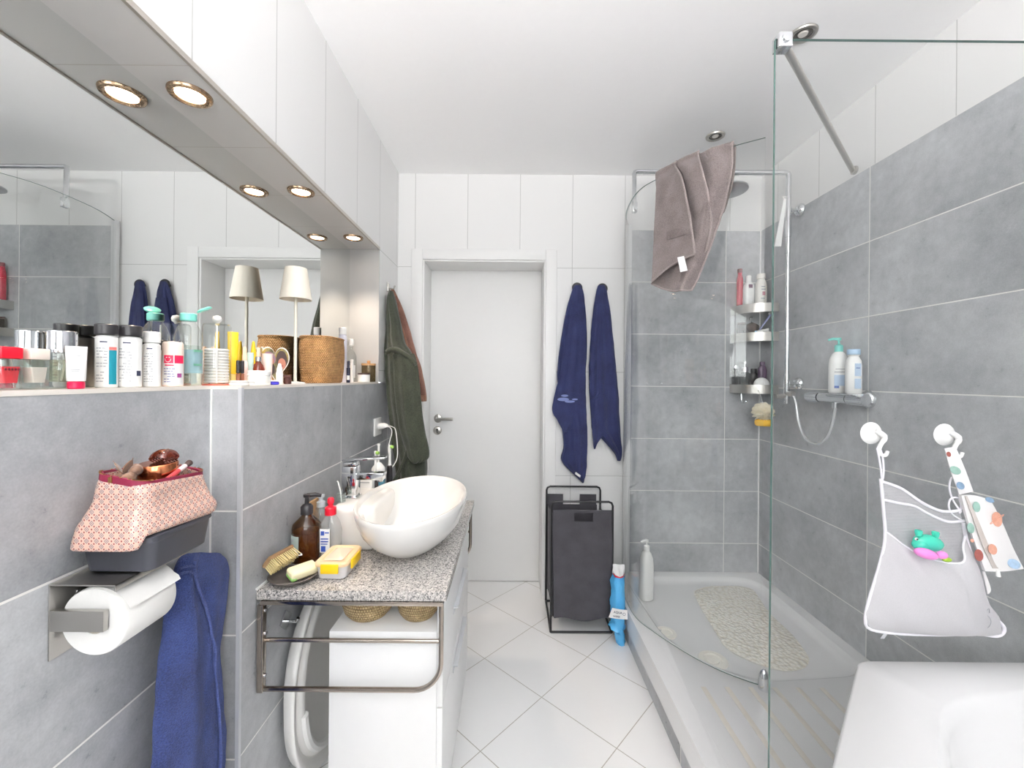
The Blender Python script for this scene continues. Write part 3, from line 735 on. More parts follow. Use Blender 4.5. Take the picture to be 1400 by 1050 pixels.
# wall socket with two plugs and leads
t = thing('wall_socket', 'white double wall socket on the grey tiles beside the robe', 'socket', (XL, 2.035, .99))
mb = MB(); mb.box(XL + .0005, XL + .010, 1.985, 2.085, .985, 1.07, .003); mb.build('plate', m_white, t)
for y in (2.035,):
    mb = MB(); mb.lathe([(.0, .0104), (.0195, .0104), (.0195, .0125), (.021, .0125), (.021, .0102)], M=TR(XL, y, 1.028) @ RY(pi / 2)); mb.build('outlet', m_white, t)
def plug(y, z, end, via, label):
    t = thing('plug', label, 'plug', (XL + .013, y, z - .02), 'plugs in the wall socket')
    mb = MB(); mb.lathe([(0, 0), (.0135, 0), (.0135, .018), (.010, .03), (.0055, .038), (0, .04)], M=TR(XL + .0135, y, z) @ RY(pi / 2)); mb.build('body', m_white, t)
    mb = MB(); mb.tube([(XL + .05, y, z), (XL + .075, y - .01, z - .004)] + via + [end], .0021, 8, smooth=50); mb.build('lead', m_white, t)
plug(2.017, 1.030, (p2.x + .012, 1.765, CZ + .03), [(XL + .085, 2.0, 1.0), (XL + .078, 1.97, .93), (XL + .1, 1.93, .86), (XL + .085, 1.85, .80)], 'white plug in the near outlet, its lead looping to the toothbrushes')
plug(2.053, 1.030, (p2.x + .022, 1.775, CZ + .025), [(XL + .095, 2.03, 1.01), (XL + .115, 1.99, .94), (XL + .12, 1.96, .88), (XL + .098, 1.90, .81)], 'white plug in the far outlet, its lead falling behind the basin')
# ------------------------------------------------------------------ toiletries on the ledge
def led(xc, X):
    """point of the ledge seen at column xc when it stands X from the room's middle"""
    u = (xc - CX) + (530 - CY) * TH
    return X, F * X / u
def bottle(name, label, cat, c, prof, mat, group=None, seg=28, z0=ZL, part='body'):
    t = thing(name, label, cat, (c[0], c[1], z0), group)
    mb = MB(); mb.lathe([(r, z + .0004) for r, z in prof], (c[0], c[1], z0), seg); mb.build(part, mat, t); return t
def cyl(t, part, c, prof, mat, seg=28, z0=ZL, M=None):
    mb = MB(); mb.lathe(prof, (c[0], c[1], z0), seg); return mb.build(part, mat, t)
def P(r, z0, z1, b=.0015): return [(0, z0), (r - b, z0), (r, z0 + b), (r, z1 - b), (r - b, z1), (0, z1)]
VIEW = lambda c: math.degrees(math.atan2(-c[1], -c[0]))     # bearing from a thing to the viewer
# two small block perfumes, red and cream
def block(px, X, col, colname, label):
    c = led(px, X); a = math.atan2(-.03, 1); t = thing('perfume_bottle', label, 'perfume', (*c, ZL), 'small block perfumes')
    mb = MB(); mb.box(c[0] - .010, c[0] + .010, c[1] - .0135, c[1] + .0135, ZL + .0004, ZL + .048, .002); mb.build('glass_block', m_clearw, t)
    mb = MB(); mb.loft([[(c[0] + x, c[1] + y, ZL + z) for x, y in rrect(.0085, q, .002, 3)] for z, q in ((.011, .0085), (.036, .012))]); mb.build('perfume', plain('perfume ' + colname, col, .2), t)
    mb = MB(); mb.box(c[0] - .0105, c[0] + .0105, c[1] - .014, c[1] + .014, ZL + .0482, ZL + .066, .0015); mb.build('cap', plain('cap ' + colname, tuple(min(255, q * 1.04 + 4) for q in col), .25), t)
    if colname == 'red':
        mb = MB()
        for i in range(5): mb.box(c[0] + .0101, c[0] + .0106, c[1] - .010 + i * .0042, c[1] - .0075 + i * .0042, ZL + .030, ZL + .0335)
        mb.build('printed_marks', plain('dark red print', (92, 10, 24), .5), t)
block(8, -.768, (216, 22, 44), 'red', 'small perfume with red liquid and red cap at the near end of the ledge')
block(47, -.768, (228, 216, 206), 'cream', 'small perfume with cream liquid and cream cap next to the red one')
c = led(85, -.777); t = thing('perfume_bottle', 'square clear perfume bottle with a tall round silver cap', 'perfume', (*c, ZL))
mb = MB(); mb.box(c[0] - .0165, c[0] + .0165, c[1] - .014, c[1] + .014, ZL + .0004, ZL + .062, .003); mb.build('body', m_clearw, t)
mb = MB(); mb.box(c[0] - .013, c[0] + .013, c[1] - .0105, c[1] + .0105, ZL + .012, ZL + .05, .002); mb.build('liquid', glass('pale perfume', (.9, .9, .78), 1.2, .1, (210, 214, 196)), t)
cyl(t, 'cap', c, [(0, .0625), (.013, .0625), (.013, .067), (.0188, .067), (.0188, .098), (.0175, .0995), (0, .0995)], m_silver)
mb = MB(); mb.tube([(c[0], c[1], ZL + .06), (c[0] + .003, c[1], ZL + .04), (c[0] - .002, c[1], ZL + .014)], .0014, 6, smooth=12); mb.build('dip_tube', m_white, t)
c = led(104, -.744); t = thing('cream_tube', 'white hand cream tube standing on its raspberry red cap', 'tube', (*c, ZL))
b = radians(VIEW(c)); ax = V((-sin(b), cos(b), 0)); ay = V((cos(b), sin(b), 0))
mb = MB(); mb.loft([[V((c[0], c[1], ZL + z)) + ax * x + ay * y for x, y in superell(a, d, 2.2, 28)] for z, a, d in ((.0135, .0118, .0105), (.02, .0122, .0105), (.05, .0128, .006), (.070, .0135, .0014), (.073, .0135, .0012))]); mb.build('body', m_white, t)
cyl(t, 'cap', c, P(.0112, .0004, .013), plain('raspberry red', (206, 20, 72), .3))
mb = MB()
for z, w in ((.057, .008), (.036, .004), (.033, .007), (.030, .006), (.026, .007)):
    p = V((c[0], c[1], ZL + z)) + ay * .0085; mb.prism([p - ax * w - V((0, 0, .0006)), p + ax * w * .6 - V((0, 0, .0006)), p + ax * w * .6 + V((0, 0, .0006)), p - ax * w + V((0, 0, .0006))], ay * .0012)
mb.build('printed_lines', m_ink, t)
# three white bottles and the pink labelled one
def lotion(px, X, r, h, hc, label, capm, capr, stripe=None, seed=1, tilt=0):
    c = led(px, X); t = bottle('lotion_bottle', label, 'bottle', c, [(0, 0), (r - .002, 0), (r, .002), (r, h - .004), (r - .003, h - .001), (r * .75, h), (0, h)], m_white, 'white bottles on the ledge')
    cyl(t, 'cap', c, P(capr, h + .001, h + hc), capm)
    v = VIEW(c); m = scribble(v - 48, v + 8, ZL + .1 * h, ZL + .78 * h, 12, m_ink, seed) + [(v - 30, v + 4, ZL + .86 * h, ZL + .885 * h, m_navyink)]
    if stripe: m = [q for q in m if q[1] < v + 6] + [(v + 12, v + 52, ZL + .07 * h, ZL + .72 * h, plain('teal print', (20, 134, 152), .4)), (v + 12, v + 52, ZL + .725 * h, ZL + .78 * h, plain('coral print', (236, 120, 112), .4))]
    wraplabel('label', c, r, v - 60, v + 60, ZL + .05 * h, ZL + .93 * h, m_white, t, m)
    return t, c
lotion(145, -.766, .0163, .0985, .0215, 'white bottle with black cap and teal stripe down its label', m_black, .0172, True, 3)
t, c = lotion(177, -.757, .0185, .1, .022, 'white bottle with black cap and barcode on its label', m_black, .0192, None, 5)
v = VIEW(c); wraplabel('barcode', c, .0185, v + 30, v + 50, ZL + .022, ZL + .034, m_white, t, [(v + 30 + i * 2.2, v + 31.2 + i * 2.2, ZL + .023, ZL + .033, m_navyink) for i in range(9)], .0012)
lotion(207, -.752, .0147, .091, .024, 'white bottle with white cap, third of the row of white bottles', m_white, .0146, None, 8)
c = led(236, -.751); t = bottle('deodorant', 'white roll-on with a cream top and crimson smiling label', 'bottle', c, [(0, 0), (.018, 0), (.0195, .002), (.0195, .07), (.019, .093), (.017, .098), (0, .1)], plain('cream plastic', (246, 228, 216), .3)); v = VIEW(c)
mpk = plain('crimson label', (222, 24, 76), .4)
sm = [(v - 40 + 14 * (1 - cos(pi * k / 7)), v - 36 + 14 * (1 - cos(pi * k / 7)), ZL + .059 - .006 * sin(pi * k / 7), ZL + .0605 - .006 * sin(pi * k / 7), m_white) for k in range(8)]
sm += [(v - 34, v - 27, ZL + .063, ZL + .0645, m_white), (v - 20, v - 13, ZL + .063, ZL + .0645, m_white)]
wraplabel('label', c, .0195, v - 62, v + 62, ZL + .004, ZL + .068, m_white, t, [(v - 45, v + 2, ZL + .051, ZL + .0685, mpk), (v + 8, v + 60, ZL + .051, ZL + .0685, mpk), (v - 40, v + 5, ZL + .0455, ZL + .048, mpk), (v + 22, v + 46, ZL + .02, ZL + .029, plain('violet print', (150, 70, 130), .5))] + scribble(v - 45, v + 10, ZL + .008, ZL + .042, 6, plain('blue grey print', (126, 132, 176), .5), 4))
wraplabel('smile', c, .0203, v - 46, v - 45.5, ZL + .052, ZL + .0525, mpk, t, sm, .0004)
c = led(221, -.788); t = bottle('dark_capped_bottle', 'small black-capped bottle behind the smiling roll-on', 'bottle', c, P(.011, 0, .08), m_white); cyl(t, 'cap', c, P(.0105, .081, .104), m_black)
# clear bottle with an open mint flip cap
c = led(257, -.765); t = bottle('micellar_bottle', 'tall clear bottle with an open mint flip cap', 'bottle', c, [(0, 0), (.024, 0), (.027, .003), (.0275, .1), (.027, .118), (.021, .138), (.0145, .148), (.0135, .152), (0, .152)], glass('clear pale bottle', (.965, .975, .965), 1.1, .04, (226, 236, 226)))
cyl(t, 'liquid', c, [(0, .003), (.025, .003), (.0255, .095), (0, .095)], glass('pale green lotion', (.93, .97, .95), .3, .05, (210, 232, 226)))
mmint = plain('mint plastic', (128, 214, 200), .3)
cyl(t, 'cap', c, P(.0165, .1525, .171, .002), mmint)
mb = MB(); v = radians(VIEW(c) + 90); mb.lathe([(0, 0), (.0155, 0), (.0165, .003), (.012, .006), (0, .006)], M=TR(c[0] + .031 * cos(v), c[1] + .031 * sin(v), ZL + .181) @ RZ(v) @ RY(radians(-28)), seg=24); mb.build('lid', mmint, t)
v = VIEW(c); wraplabel('label', c, .0275, v - 20, v + 80, ZL + .03, ZL + .085, glass('clear blue label', (.75, .88, .92), .3, .35, (186, 216, 224)), t, [(v + 20, v + 60, ZL + .08, ZL + .085, plain('green print', (96, 160, 130), .5)), (v + 20, v + 60, ZL + .048, ZL + .052, plain('green print', (96, 160, 130), .5))])
# clear cotton pad dispenser
c = led(296, -.752); t = bottle('cotton_dispenser', 'clear round cotton pad dispenser with a white ball knob', 'dispenser', c, [(.0, .0), (.0305, .0), (.031, .003), (.031, .148), (.028, .155), (0, .156)], m_clear)
cyl(t, 'knob', c, [(0, .156), (.004, .156), (.0045, .159), (.0095, .163), (.011, .169), (.0085, .176), (0, .179)], m_white)
for i in range(12): cyl(t, 'cotton_pad', c, P(.0265, .006 + i * .0073, .0125 + i * .0073, .002), plain('cotton', (244, 240, 236), .9, vary=.02))
cyl(t, 'base_ring', c, P(.0315, .0002, .004), plain('coral base', (226, 118, 96), .4))
mb = MB(); mb.tube([(c[0] + .0315 * cos(radians(VIEW(c))), c[1] + .0315 * sin(radians(VIEW(c))), ZL + z) for z in (.006, .15)], .0018, 6); mb.build('reflection_streak', m_white, t)  # white rod standing in for the bright reflection down the cylinder
# tubes and small bottles
def tube_up(px, X, w, h, cap, mat, capm, label, flat=.0015):
    c = led(px, X); t = thing('squeeze_tube', label, 'tube', (*c, ZL)); b = radians(VIEW(c)); ax = V((-sin(b), cos(b), 0)); ay = V((cos(b), sin(b), 0))
    mb = MB(); mb.loft([[V((c[0], c[1], ZL + z)) + ax * x + ay * y for x, y in superell(a, d, 2.2, 24)] for z, a, d in ((cap, w * .82, w * .82), (cap + .006, w * .9, w * .85), (h * .6, w, w * .5), (h - .004, w * 1.04, flat), (h, w * 1.04, flat))]); mb.build('body', mat, t)
    cyl(t, 'cap', c, P(w * .75, .0004, cap - .0005), capm); return t
myel = plain('yellow plastic', (246, 206, 40), .35)
tube_up(318, -.782, .0125, .148, .03, myel, plain('pale yellow cap', (250, 232, 150), .35), 'tall yellow squeeze tube behind the cotton pad dispenser')
c = led(346, -.784); t = bottle('yellow_bottle', 'pointed yellow bottle standing against the mirror', 'bottle', c, [(0, 0), (.0095, 0), (.0105, .002), (.0105, .075), (.007, .1), (.0035, .128), (0, .131)], myel)
for px, n in ((325.3, 'left'), (331, 'right')):
    c = led(px, -.725); t = bottle('lip_gloss', 'slim lip gloss with a black cap, ' + ('nearer the dispenser' if n == 'left' else 'nearer the amber dropper'), 'lip gloss', c, P(.0046, 0, .031), plain('brown gloss', (136, 84, 62), .15), 'pair of lip glosses', 14); cyl(t, 'cap', c, P(.0047, .0315, .066), m_black, 14)
c = led(327, -.682); t = bottle('powder_compact', 'flat white compact at the corner of the ledge', 'compact', c, P(.0215, 0, .0085, .003), m_white); cyl(t, 'lid', c, P(.0213, .009, .013, .003), m_wmatt)
c = led(342, -.673); t = bottle('cream_pot', 'tiny flat white pot beside the white compact', 'pot', c, P(.0108, 0, .008, .002), m_white, seg=22); cyl(t, 'lid', c, P(.011, .0083, .0125, .002), m_wmatt, 22)
mpeach = plain('peach rubber', (240, 204, 178), .5)
c = led(334, -.748); t = bottle('serum_bottle', 'slim pale pink bottle with a peach dropper bulb', 'bottle', c, [(0, 0), (.008, 0), (.0088, .001), (.0088, .06), (.005, .068), (0, .068)], plain('pale pink', (240, 214, 208), .3)); cyl(t, 'dropper', c, [(0, .068), (.006, .068), (.006, .083), (.005, .085), (.0055, .1), (.003, .106), (0, .107)], mpeach, 16)
tube_up(341, -.752, .0098, .092, .012, plain('mint tube', (196, 226, 220), .35), m_white, 'pale mint squeeze tube behind the amber dropper', .0095)
c = led(353, -.737); t = bottle('dropper_bottle', 'amber dropper bottle with a silver collar behind the white jar', 'bottle', c, [(0, 0), (.015, 0), (.0162, .002), (.0162, .045), (.013, .056), (.0075, .062), (.007, .066), (0, .066)], glass('orange amber glass', (.62, .2, .08), 1.4, .35, (140, 60, 36))); cyl(t, 'collar', c, P(.0082, .0665, .081), m_silver, 20); cyl(t, 'dropper', c, [(0, .081), (.0056, .081), (.0056, .094), (.0048, .097), (.0052, .103), (.003, .108), (0, .109)], mpeach, 16)
c = led(354, -.691); t = bottle('cream_jar', 'wide white cream jar at the front of the ledge', 'jar', c, [(0, 0), (.0265, 0), (.028, .002), (.028, .023), (.027, .0245), (0, .0245)], plain('milky white jar', (236, 236, 230), .25)); cyl(t, 'lid', c, P(.0284, .025, .0395, .002), m_white)
c = led(365, -.732); t = tube_up(365, -.732, .0138, .092, .008, plain('blush tube', (240, 220, 212), .35), plain('blush tube', (240, 220, 212), .35), 'blush white tube with a round dark stamp behind the jar', .0125)
v = VIEW(c); wraplabel('stamp', c, .0112, v - 12, v + 24, ZL + .028, ZL + .0385, m_navyink, t, [], .0008)
c = led(374, -.676); t = bottle('balm_pot', 'small pot with a violet blue side and white lid', 'pot', c, P(.0142, 0, .009, .002), plain('violet blue', (62, 56, 176), .35)); cyl(t, 'lid', c, P(.0138, .0093, .0135, .002), m_white)
c = led(382, -.687); t = bottle('eye_drops', 'white eye drop bottle in front of the photo heart', 'bottle', c, [(0, 0), (.0088, 0), (.0095, .001), (.0095, .034), (.008, .038), (0, .038)], m_wmatt, seg=20); cyl(t, 'cap', c, [(0, .038), (.0078, .038), (.0078, .046), (.0035, .062), (0, .063)], m_white, 20)
c = led(393, -.70); t = bottle('brown_jar', 'little dark brown jar beside the lamp foot', 'jar', c, P(.011, 0, .02), plain('dark brown glass', (78, 48, 44), .2)); cyl(t, 'lid', c, P(.0105, .0205, .029), plain('brown lid', (96, 64, 58), .4))
# heart shaped photograph
c = led(377, -.768); t = thing('photo_heart', 'heart-shaped photo of two people leaning on the rattan basket', 'photo', (*c, ZL))
b = radians(VIEW(c) + 12); ax = V((-sin(b), cos(b), 0)); ay = V((cos(b), sin(b), 0)); az = (V((0, 0, 1)) - ay * .16).normalized()
def hp(x, z): return V((c[0], c[1], ZL + .001)) + ax * x + az * z
def heart(s, o=0): return [(s * .043 * (16 * sin(q) ** 3) / 16, .074 + s * .0042 * (13 * cos(q) - 5 * cos(2 * q) - 2 * cos(3 * q) - cos(4 * q)) * 1.0) for q in [2 * pi * i / 48 for i in range(48)]]
zsh = -min(z for x, z in heart(1))
mb = MB(); mb.prism([hp(x, z + zsh) for x, z in heart(1)], ay * .003); mb.build('backing', plain('white card', (244, 240, 230), .4), t)
def photo():
    q = NT('photo print'); bs = q.bsdf(Roughness=.3); n = q.noise(38, 3, q.objc()); q.link(q.ramp(n.outputs['Fac'], [(.35, lin((84, 74, 48))), (.5, lin((128, 120, 70))), (.65, lin((196, 158, 60)))]), bs.inputs['Base Color']); return q.m
mb = MB(); mb.prism([hp(x, z + zsh) + ay * .003 for x, z in heart(.92)], ay * .0006); mb.build('print', photo(), t)
def blob(x, z, a, d, h, mi, tilt=0): mb.prism([hp(x + a * cos(q) * cos(tilt) - d * sin(q) * sin(tilt), z + a * cos(q) * sin(tilt) + d * sin(q) * cos(tilt)) + ay * .0036 for q in [2 * pi * i / 20 for i in range(20)]], ay * h, mi=mi)
zc = .074 + zsh
mb = MB(); blob(-.017, zc + .012, .018, .022, .0003, 0, .3); blob(.019, zc + .008, .0165, .030, .0003, 1); blob(-.013, zc - .022, .011, .02, .0003, 1)
blob(-.017, zc + .004, .0125, .016, .0006, 2, .3); blob(.019, zc - .006, .0115, .019, .0006, 2); blob(.019, zc - .013, .004, .0018, .0009, 3); blob(-.019, zc - .004, .0035, .0015, .0009, 3)
mb.build('portraits', [plain('mauve hair print', (146, 112, 128), .4), plain('dark hair print', (60, 38, 32), .4), plain('skin print', (196, 128, 104), .4), plain('lips print', (150, 60, 62), .4)], t)
# table lamp, basket and the far end
c = (-.722, 1.388); t = thing('table_lamp', 'white table lamp with a conical shade on the ledge', 'lamp', (*c, ZL))
cyl(t, 'base', c, [(0, .0004), (.03, .0004), (.031, .002), (.029, .005), (.009, .008), (0, .008)], m_wpaint)
cyl(t, 'pole', c, [(0, .008), (.0052, .008), (.0048, .3), (0, .3)], plain('cream pole', (240, 236, 220), .3), 16)
cyl(t, 'shade', c, [(.049, .281), (.0335, .386), (0, .3875), (0, .3855), (.0325, .384), (.048, .2812)], plain('ivory shade', (244, 238, 224), .6, vary=.01), 40)
cyl(t, 'bulb_plate', c, [(0, .296), (.03, .296), (.03, .3), (0, .3)], m_white)
t = thing('rattan_basket', 'orange woven rattan basket on the ledge behind the lamp', 'basket', (-.727, 1.60, ZL))
mb = MB(); L_ = [(.050, .086, .0005), (.056, .091, .004), (.062, .096, .05), (.0645, .098, .1), (.064, .097, .14), (.061, .094, .168), (.059, .092, .172), (.056, .089, .17), (.058, .09, .14), (.057, .09, .05), (.05, .085, .012)]
mb.loft([[(-.727 + x, 1.60 + y, ZL + z) for x, y in superell(a, b, 3.2, 56)] for a, b, z in L_]); mb.build('body', m_rattan, t, sharp=80)
mb = MB(); R_ = [(-.727 + x, 1.60 + y, ZL + .1705) for x, y in superell(.06, .093, 3.2, 56)]; mb.tube(R_ + [R_[0]], .0042, 8); mb.build('rim', m_rattan, t)
c = (-.748, 1.84); t = bottle('toner_bottle', 'pale lilac bottle with a white cap behind the rattan basket', 'bottle', c, [(0, 0), (.0165, 0), (.018, .002), (.018, .2), (.014, .21), (0, .21)], plain('pale lilac', (214, 214, 226), .3)); cyl(t, 'cap', c, P(.0155, .211, .242), m_white)
c = led(476, -.672); t = bottle('nail_polish', 'slim navy bottle at the far side of the rattan basket', 'bottle', c, P(.0075, 0, .062), plain('navy glass', (34, 36, 62), .15), seg=18); cyl(t, 'cap', c, P(.0055, .0625, .09), plain('navy cap', (40, 40, 60), .35), 16)
v = VIEW(c); wraplabel('label', c, .0075, v - 40, v + 40, ZL + .012, ZL + .03, m_white, t)
c = led(481, -.687); t = bottle('white_tube', 'slim white tube standing beside the navy bottle', 'tube', c, P(.0068, 0, .085), m_white, seg=18); cyl(t, 'cap', c, P(.0062, .0855, .1), m_wmatt, 16)
c = (-.765, 1.982); t = bottle('cologne_bottle', 'tall clear bottle with a frosted cap in the far niche corner', 'bottle', c, [(0, 0), (.023, 0), (.0245, .002), (.0245, .125), (.012, .148), (.0085, .152), (.0085, .172), (0, .172)], m_clear)
cyl(t, 'cap', c, P(.0135, .1725, .205), plain('frosted white', (236, 236, 234), .4)); v = VIEW(c); wraplabel('label', c, .0245, v - 50, v + 50, ZL + .02, ZL + .08, m_white, t, [(v - 50, v + 10, ZL + .02, ZL + .045, plain('sky print', (112, 170, 220), .5))])
c = (-.692, 2.014); t = bottle('storage_jar', 'smoked glass jar with a wooden lid at the niche end', 'jar', c, [(0, 0), (.031, 0), (.033, .003), (.033, .08), (.031, .08), (.031, .004), (0, .003)], glass('smoked glass', (.8, .74, .62), 1.3, .12, (150, 140, 112)))
cyl(t, 'lid', c, [(0, .0805), (.034, .0805), (.034, .09), (0, .091)], plain('oak lid', (206, 160, 112), .5, vary=.12, scale=30)); cyl(t, 'knob', c, P(.008, .0905, .104, .003), plain('oak lid', (206, 160, 112), .5))
c = (-.69, 1.944); t = bottle('candle', 'white candle in a bowl with a dark rim before the wooden-lidded jar', 'candle', c, [(0, 0), (.024, 0), (.027, .003), (.028, .036), (.0265, .036), (.0255, .03), (0, .03)], m_white); cyl(t, 'rim', c, [(.0265, .0355), (.0283, .0355), (.0283, .043), (.0265, .043), (.0265, .0355)], plain('dark rim', (70, 48, 44), .3)); cyl(t, 'wick', c, P(.001, .03, .038, .0002), m_black, 8)

# ------------------------------------------------------------------ paper holder, box, pouch, hand towel on the near wall
t = thing('paper_holder', 'brushed steel toilet paper holder with a shelf on the tiled wall', 'paper holder', (XN, .73, .80))
mb = MB(); mb.box(XN + .0005, XN + .003, .657, .815, .815, .937, .0008); mb.build('back_plate', m_steel, t)
mb = MB(); mb.box(XN + .003, XN + .107, .657, .815, .9345, .937, .0006); mb.box(XN + .1045, XN + .107, .657, .815, .927, .937, .0006); mb.build('shelf', m_steel, t)
mb = MB(); mb.box(XN + .003, XN + .088, .657, .6655, .862, .895, .001); mb.build('arm', m_steel, t)
mb = MB(); mb.tube([(XN + .062, .6655, .8795), (XN + .062, .79, .8795)], .0095, 16); mb.build('spindle', m_steel, t)
mb = MB(); mb.lathe([(0, 0), (.003, 0), (.003, .002), (0, .002)], M=TR(XN + .003, .70, .905) @ RY(pi / 2)); mb.build('screw', m_silver, t)
pc = (XN + .062, .8715)
t = thing('toilet_roll', 'white toilet paper roll on the brushed steel holder', 'toilet paper', (pc[0], .72, pc[1] - .054))
Mr = TR(pc[0], .669, pc[1]) @ RX(-pi / 2)
mpap = plain('white paper', (238, 237, 234), .85, vary=.015, scale=120, bump=.15, bscale=260)
mb = MB(); mb.lathe([(.0195, 0), (.053, 0), (.0545, .002), (.0545, .096), (.053, .098), (.0195, .098), (.0195, 0)], M=Mr, seg=56); mb.build('paper', mpap, t)
mb = MB(); mb.lathe([(.018, .001), (.0194, .001), (.0194, .097), (.018, .097), (.018, .001)], M=Mr, seg=40); mb.build('core', plain('cardboard core', (214, 204, 190), .8), t)
mb = MB(); g = []
for i in range(11):
    a = radians(100 - i * 8.0); r = .0553 + .0006 * i
    g.append([(pc[0] + r * cos(a), .669 + .098 * j / 6 + (.004 if i > 8 else 0) * j / 6, pc[1] + r * sin(a)) for j in range(7)])
mb.sheet(g, .0006); mb.build('loose_sheet', mpap, t)
t = thing('wipes_box', 'charcoal plastic wipes box on the steel paper shelf', 'box', (-.66, .76, .9375))
def bxr(k, z, h=0): return [(-.658 + x, .763 + y, z) for x, y in rrect(.062 - k, .073 - k, .016)]
mb = MB(); mb.loft([bxr(.010, .9376), bxr(.006, .941), bxr(.001, .985), bxr(.0, .988)]); mb.build('base', m_grey_pl, t)
mb = MB(); mb.loft([bxr(-.001, .988), bxr(-.002, .990), bxr(-.001, .998), bxr(.004, 1.001)]); mb.build('lid', m_grey_pl, t)
# pouch
def pouch_mat():
    q = NT('peach patterned oilcloth'); bs = q.bsdf(Roughness=.28); s = q.new('ShaderNodeSeparateXYZ'); q.link(q.objc(), s.inputs[0])
    a = q.math('MULTIPLY', q.math('ADD', s.outputs[1], s.outputs[0]), 62.0); b = q.math('MULTIPLY', s.outputs[2], 60.0)
    def lat(o):
        u = q.math('SUBTRACT', q.math('FRACT', q.math('ADD', a, o)), .5); v = q.math('SUBTRACT', q.math('FRACT', q.math('ADD', b, o)), .5); return q.math('ABSOLUTE', u), q.math('ABSOLUTE', v)
    def dia(o):
        u, v = lat(o); d = q.math('ADD', u, v); ring = q.math('LESS_THAN', q.math('ABSOLUTE', q.math('SUBTRACT', d, .20)), .05); dot = q.math('LESS_THAN', d, .08); return q.math('MAXIMUM', ring, dot)
    def dots(o1, o2):
        u = q.math('ABSOLUTE', q.math('SUBTRACT', q.math('FRACT', q.math('ADD', a, o1)), .5)); v = q.math('ABSOLUTE', q.math('SUBTRACT', q.math('FRACT', q.math('ADD', b, o2)), .5)); return q.math('LESS_THAN', q.math('ADD', u, v), .10)
    n = q.noise(20, 3, q.objc()); base = q.mix(n.outputs['Fac'], lin((208, 172, 154)), lin((222, 192, 176)))
    c1 = q.mix(q.math('MAXIMUM', dia(0.0), dia(.5)), base, lin((138, 126, 132)))
    c2 = q.mix(q.math('MAXIMUM', q.math('MULTIPLY', dots(0, .5), 1.0), q.math('MAXIMUM', dots(.25, .25), q.math('MAXIMUM', dots(.75, .25), q.math('MAXIMUM', dots(.25, .75), dots(.75, .75))))), c1, lin((140, 62, 66)))
    q.link(c2, bs.inputs['Base Color']); return q.m
m_pouch = pouch_mat(); m_zip = plain('wine red zip tape', (128, 26, 58), .6)
t = thing('makeup_pouch', 'open peach patterned oilcloth pouch with a wine red zip', 'pouch', (-.655, .755, 1.0016))
def loop(cx, cy, hx, hy, r, z0, dz=0, sag=0):
    o = []
    for x, y in rrect(hx, hy, r, 7):
        if x > 0: x *= 1 - .30 * max(0, -y / hy) * min(1, max(0, (1.06 - z0) / .05))
        o.append(V((cx + x, cy + y, z0 + dz * (y / hy) + sag * (x / hx))))
    return o
levels = [(-.652, .754, .052, .062, .02, 1.0018, 0), (-.652, .754, .066, .083, .022, 1.003, .0), (-.651, .754, .068, .086, .022, 1.012, .003), (-.652, .756, .061, .078, .024, 1.032, .004), (-.652, .760, .052, .075, .024, 1.055, .001), (-.652, .762, .047, .074, .024, 1.076, -.004, -.004), (-.652, .763, .043, .073, .023, 1.090, -.006, -.008)]
mb = MB(); rings = [loop(*l) for l in levels]
K = 4; dense = []
for i in range(len(rings[0])): dense.append(catmull([r[i] for r in rings], (len(rings) - 1) * K + 1))
rings = [[dense[i][k] for i in range(len(dense))] for k in range(len(dense[0]))]
inner = [[V((-.652, .763, 0)) + (V((p.x + .652, p.y - .763, 0)) * .93) + V((0, 0, p.z - d)) for p in rings[-1]] for d in (.001, .02)] + [[V((-.652 + (p.x + .652) * .86, .762 + (p.y - .762) * .88, 1.03)) for p in rings[-1]]]
mb.loft(rings + inner)
for v in mb.bm.verts:                                   # drape over the near and front edges of the box
    if v.co.z < 1.02:
        k = min(1, (1.02 - v.co.z) / .016); over = max(0, min(1, (v.co.x + .5915) / .006)); near = max(0, min(1, (.6855 - v.co.y) / .008))
        v.co.z -= .024 * max(over * max(0, min(1, (.835 - v.co.y) / .13)), near * .8) * k
from mathutils import noise as mn
for v in mb.bm.verts:
    if 1.012 < v.co.z < 1.09: v.co += mn.noise_vector(v.co * 26) * .0042
mb.build('body', m_pouch, t, sharp=60)
mb = MB(); top = loop(-.652, .763, .0433, .0733, .023, 1.0905, -.006, -.008)
mb.loft([[p + V((0, 0, -.008)) + V((p.x + .652, p.y - .763, 0)) * .02 for p in top], [p + V((0, 0, .003)) + V((p.x + .652, p.y - .763, 0)) * .008 for p in top], [p + V((0, 0, .003)) - V((p.x + .652, p.y - .763, 0)) * .06 for p in top], [p + V((0, 0, -.006)) - V((p.x + .652, p.y - .763, 0)) * .06 for p in top]], False, False); mb.build('zip_tape', m_zip, t)
mb = MB(); N_ = len(top); path = catmull(top + [top[0]], 100)
for i in range(0, 99): mb.box(-.0011, .0011, -.0007, .0007, 0, .0016, M=TR(*(path[i] + V((0, 0, .003)))))
z_ = mb.build('zip_teeth', metal('brass zip', (186, 150, 96), .3), t); z_['kind'] = 'stuff'
mb = MB(); mb.box(-.665, -.659, .6855, .6885, 1.091, 1.1005, .0012); mb.build('zip_pull', metal('brass zip', (186, 150, 96), .3), t)
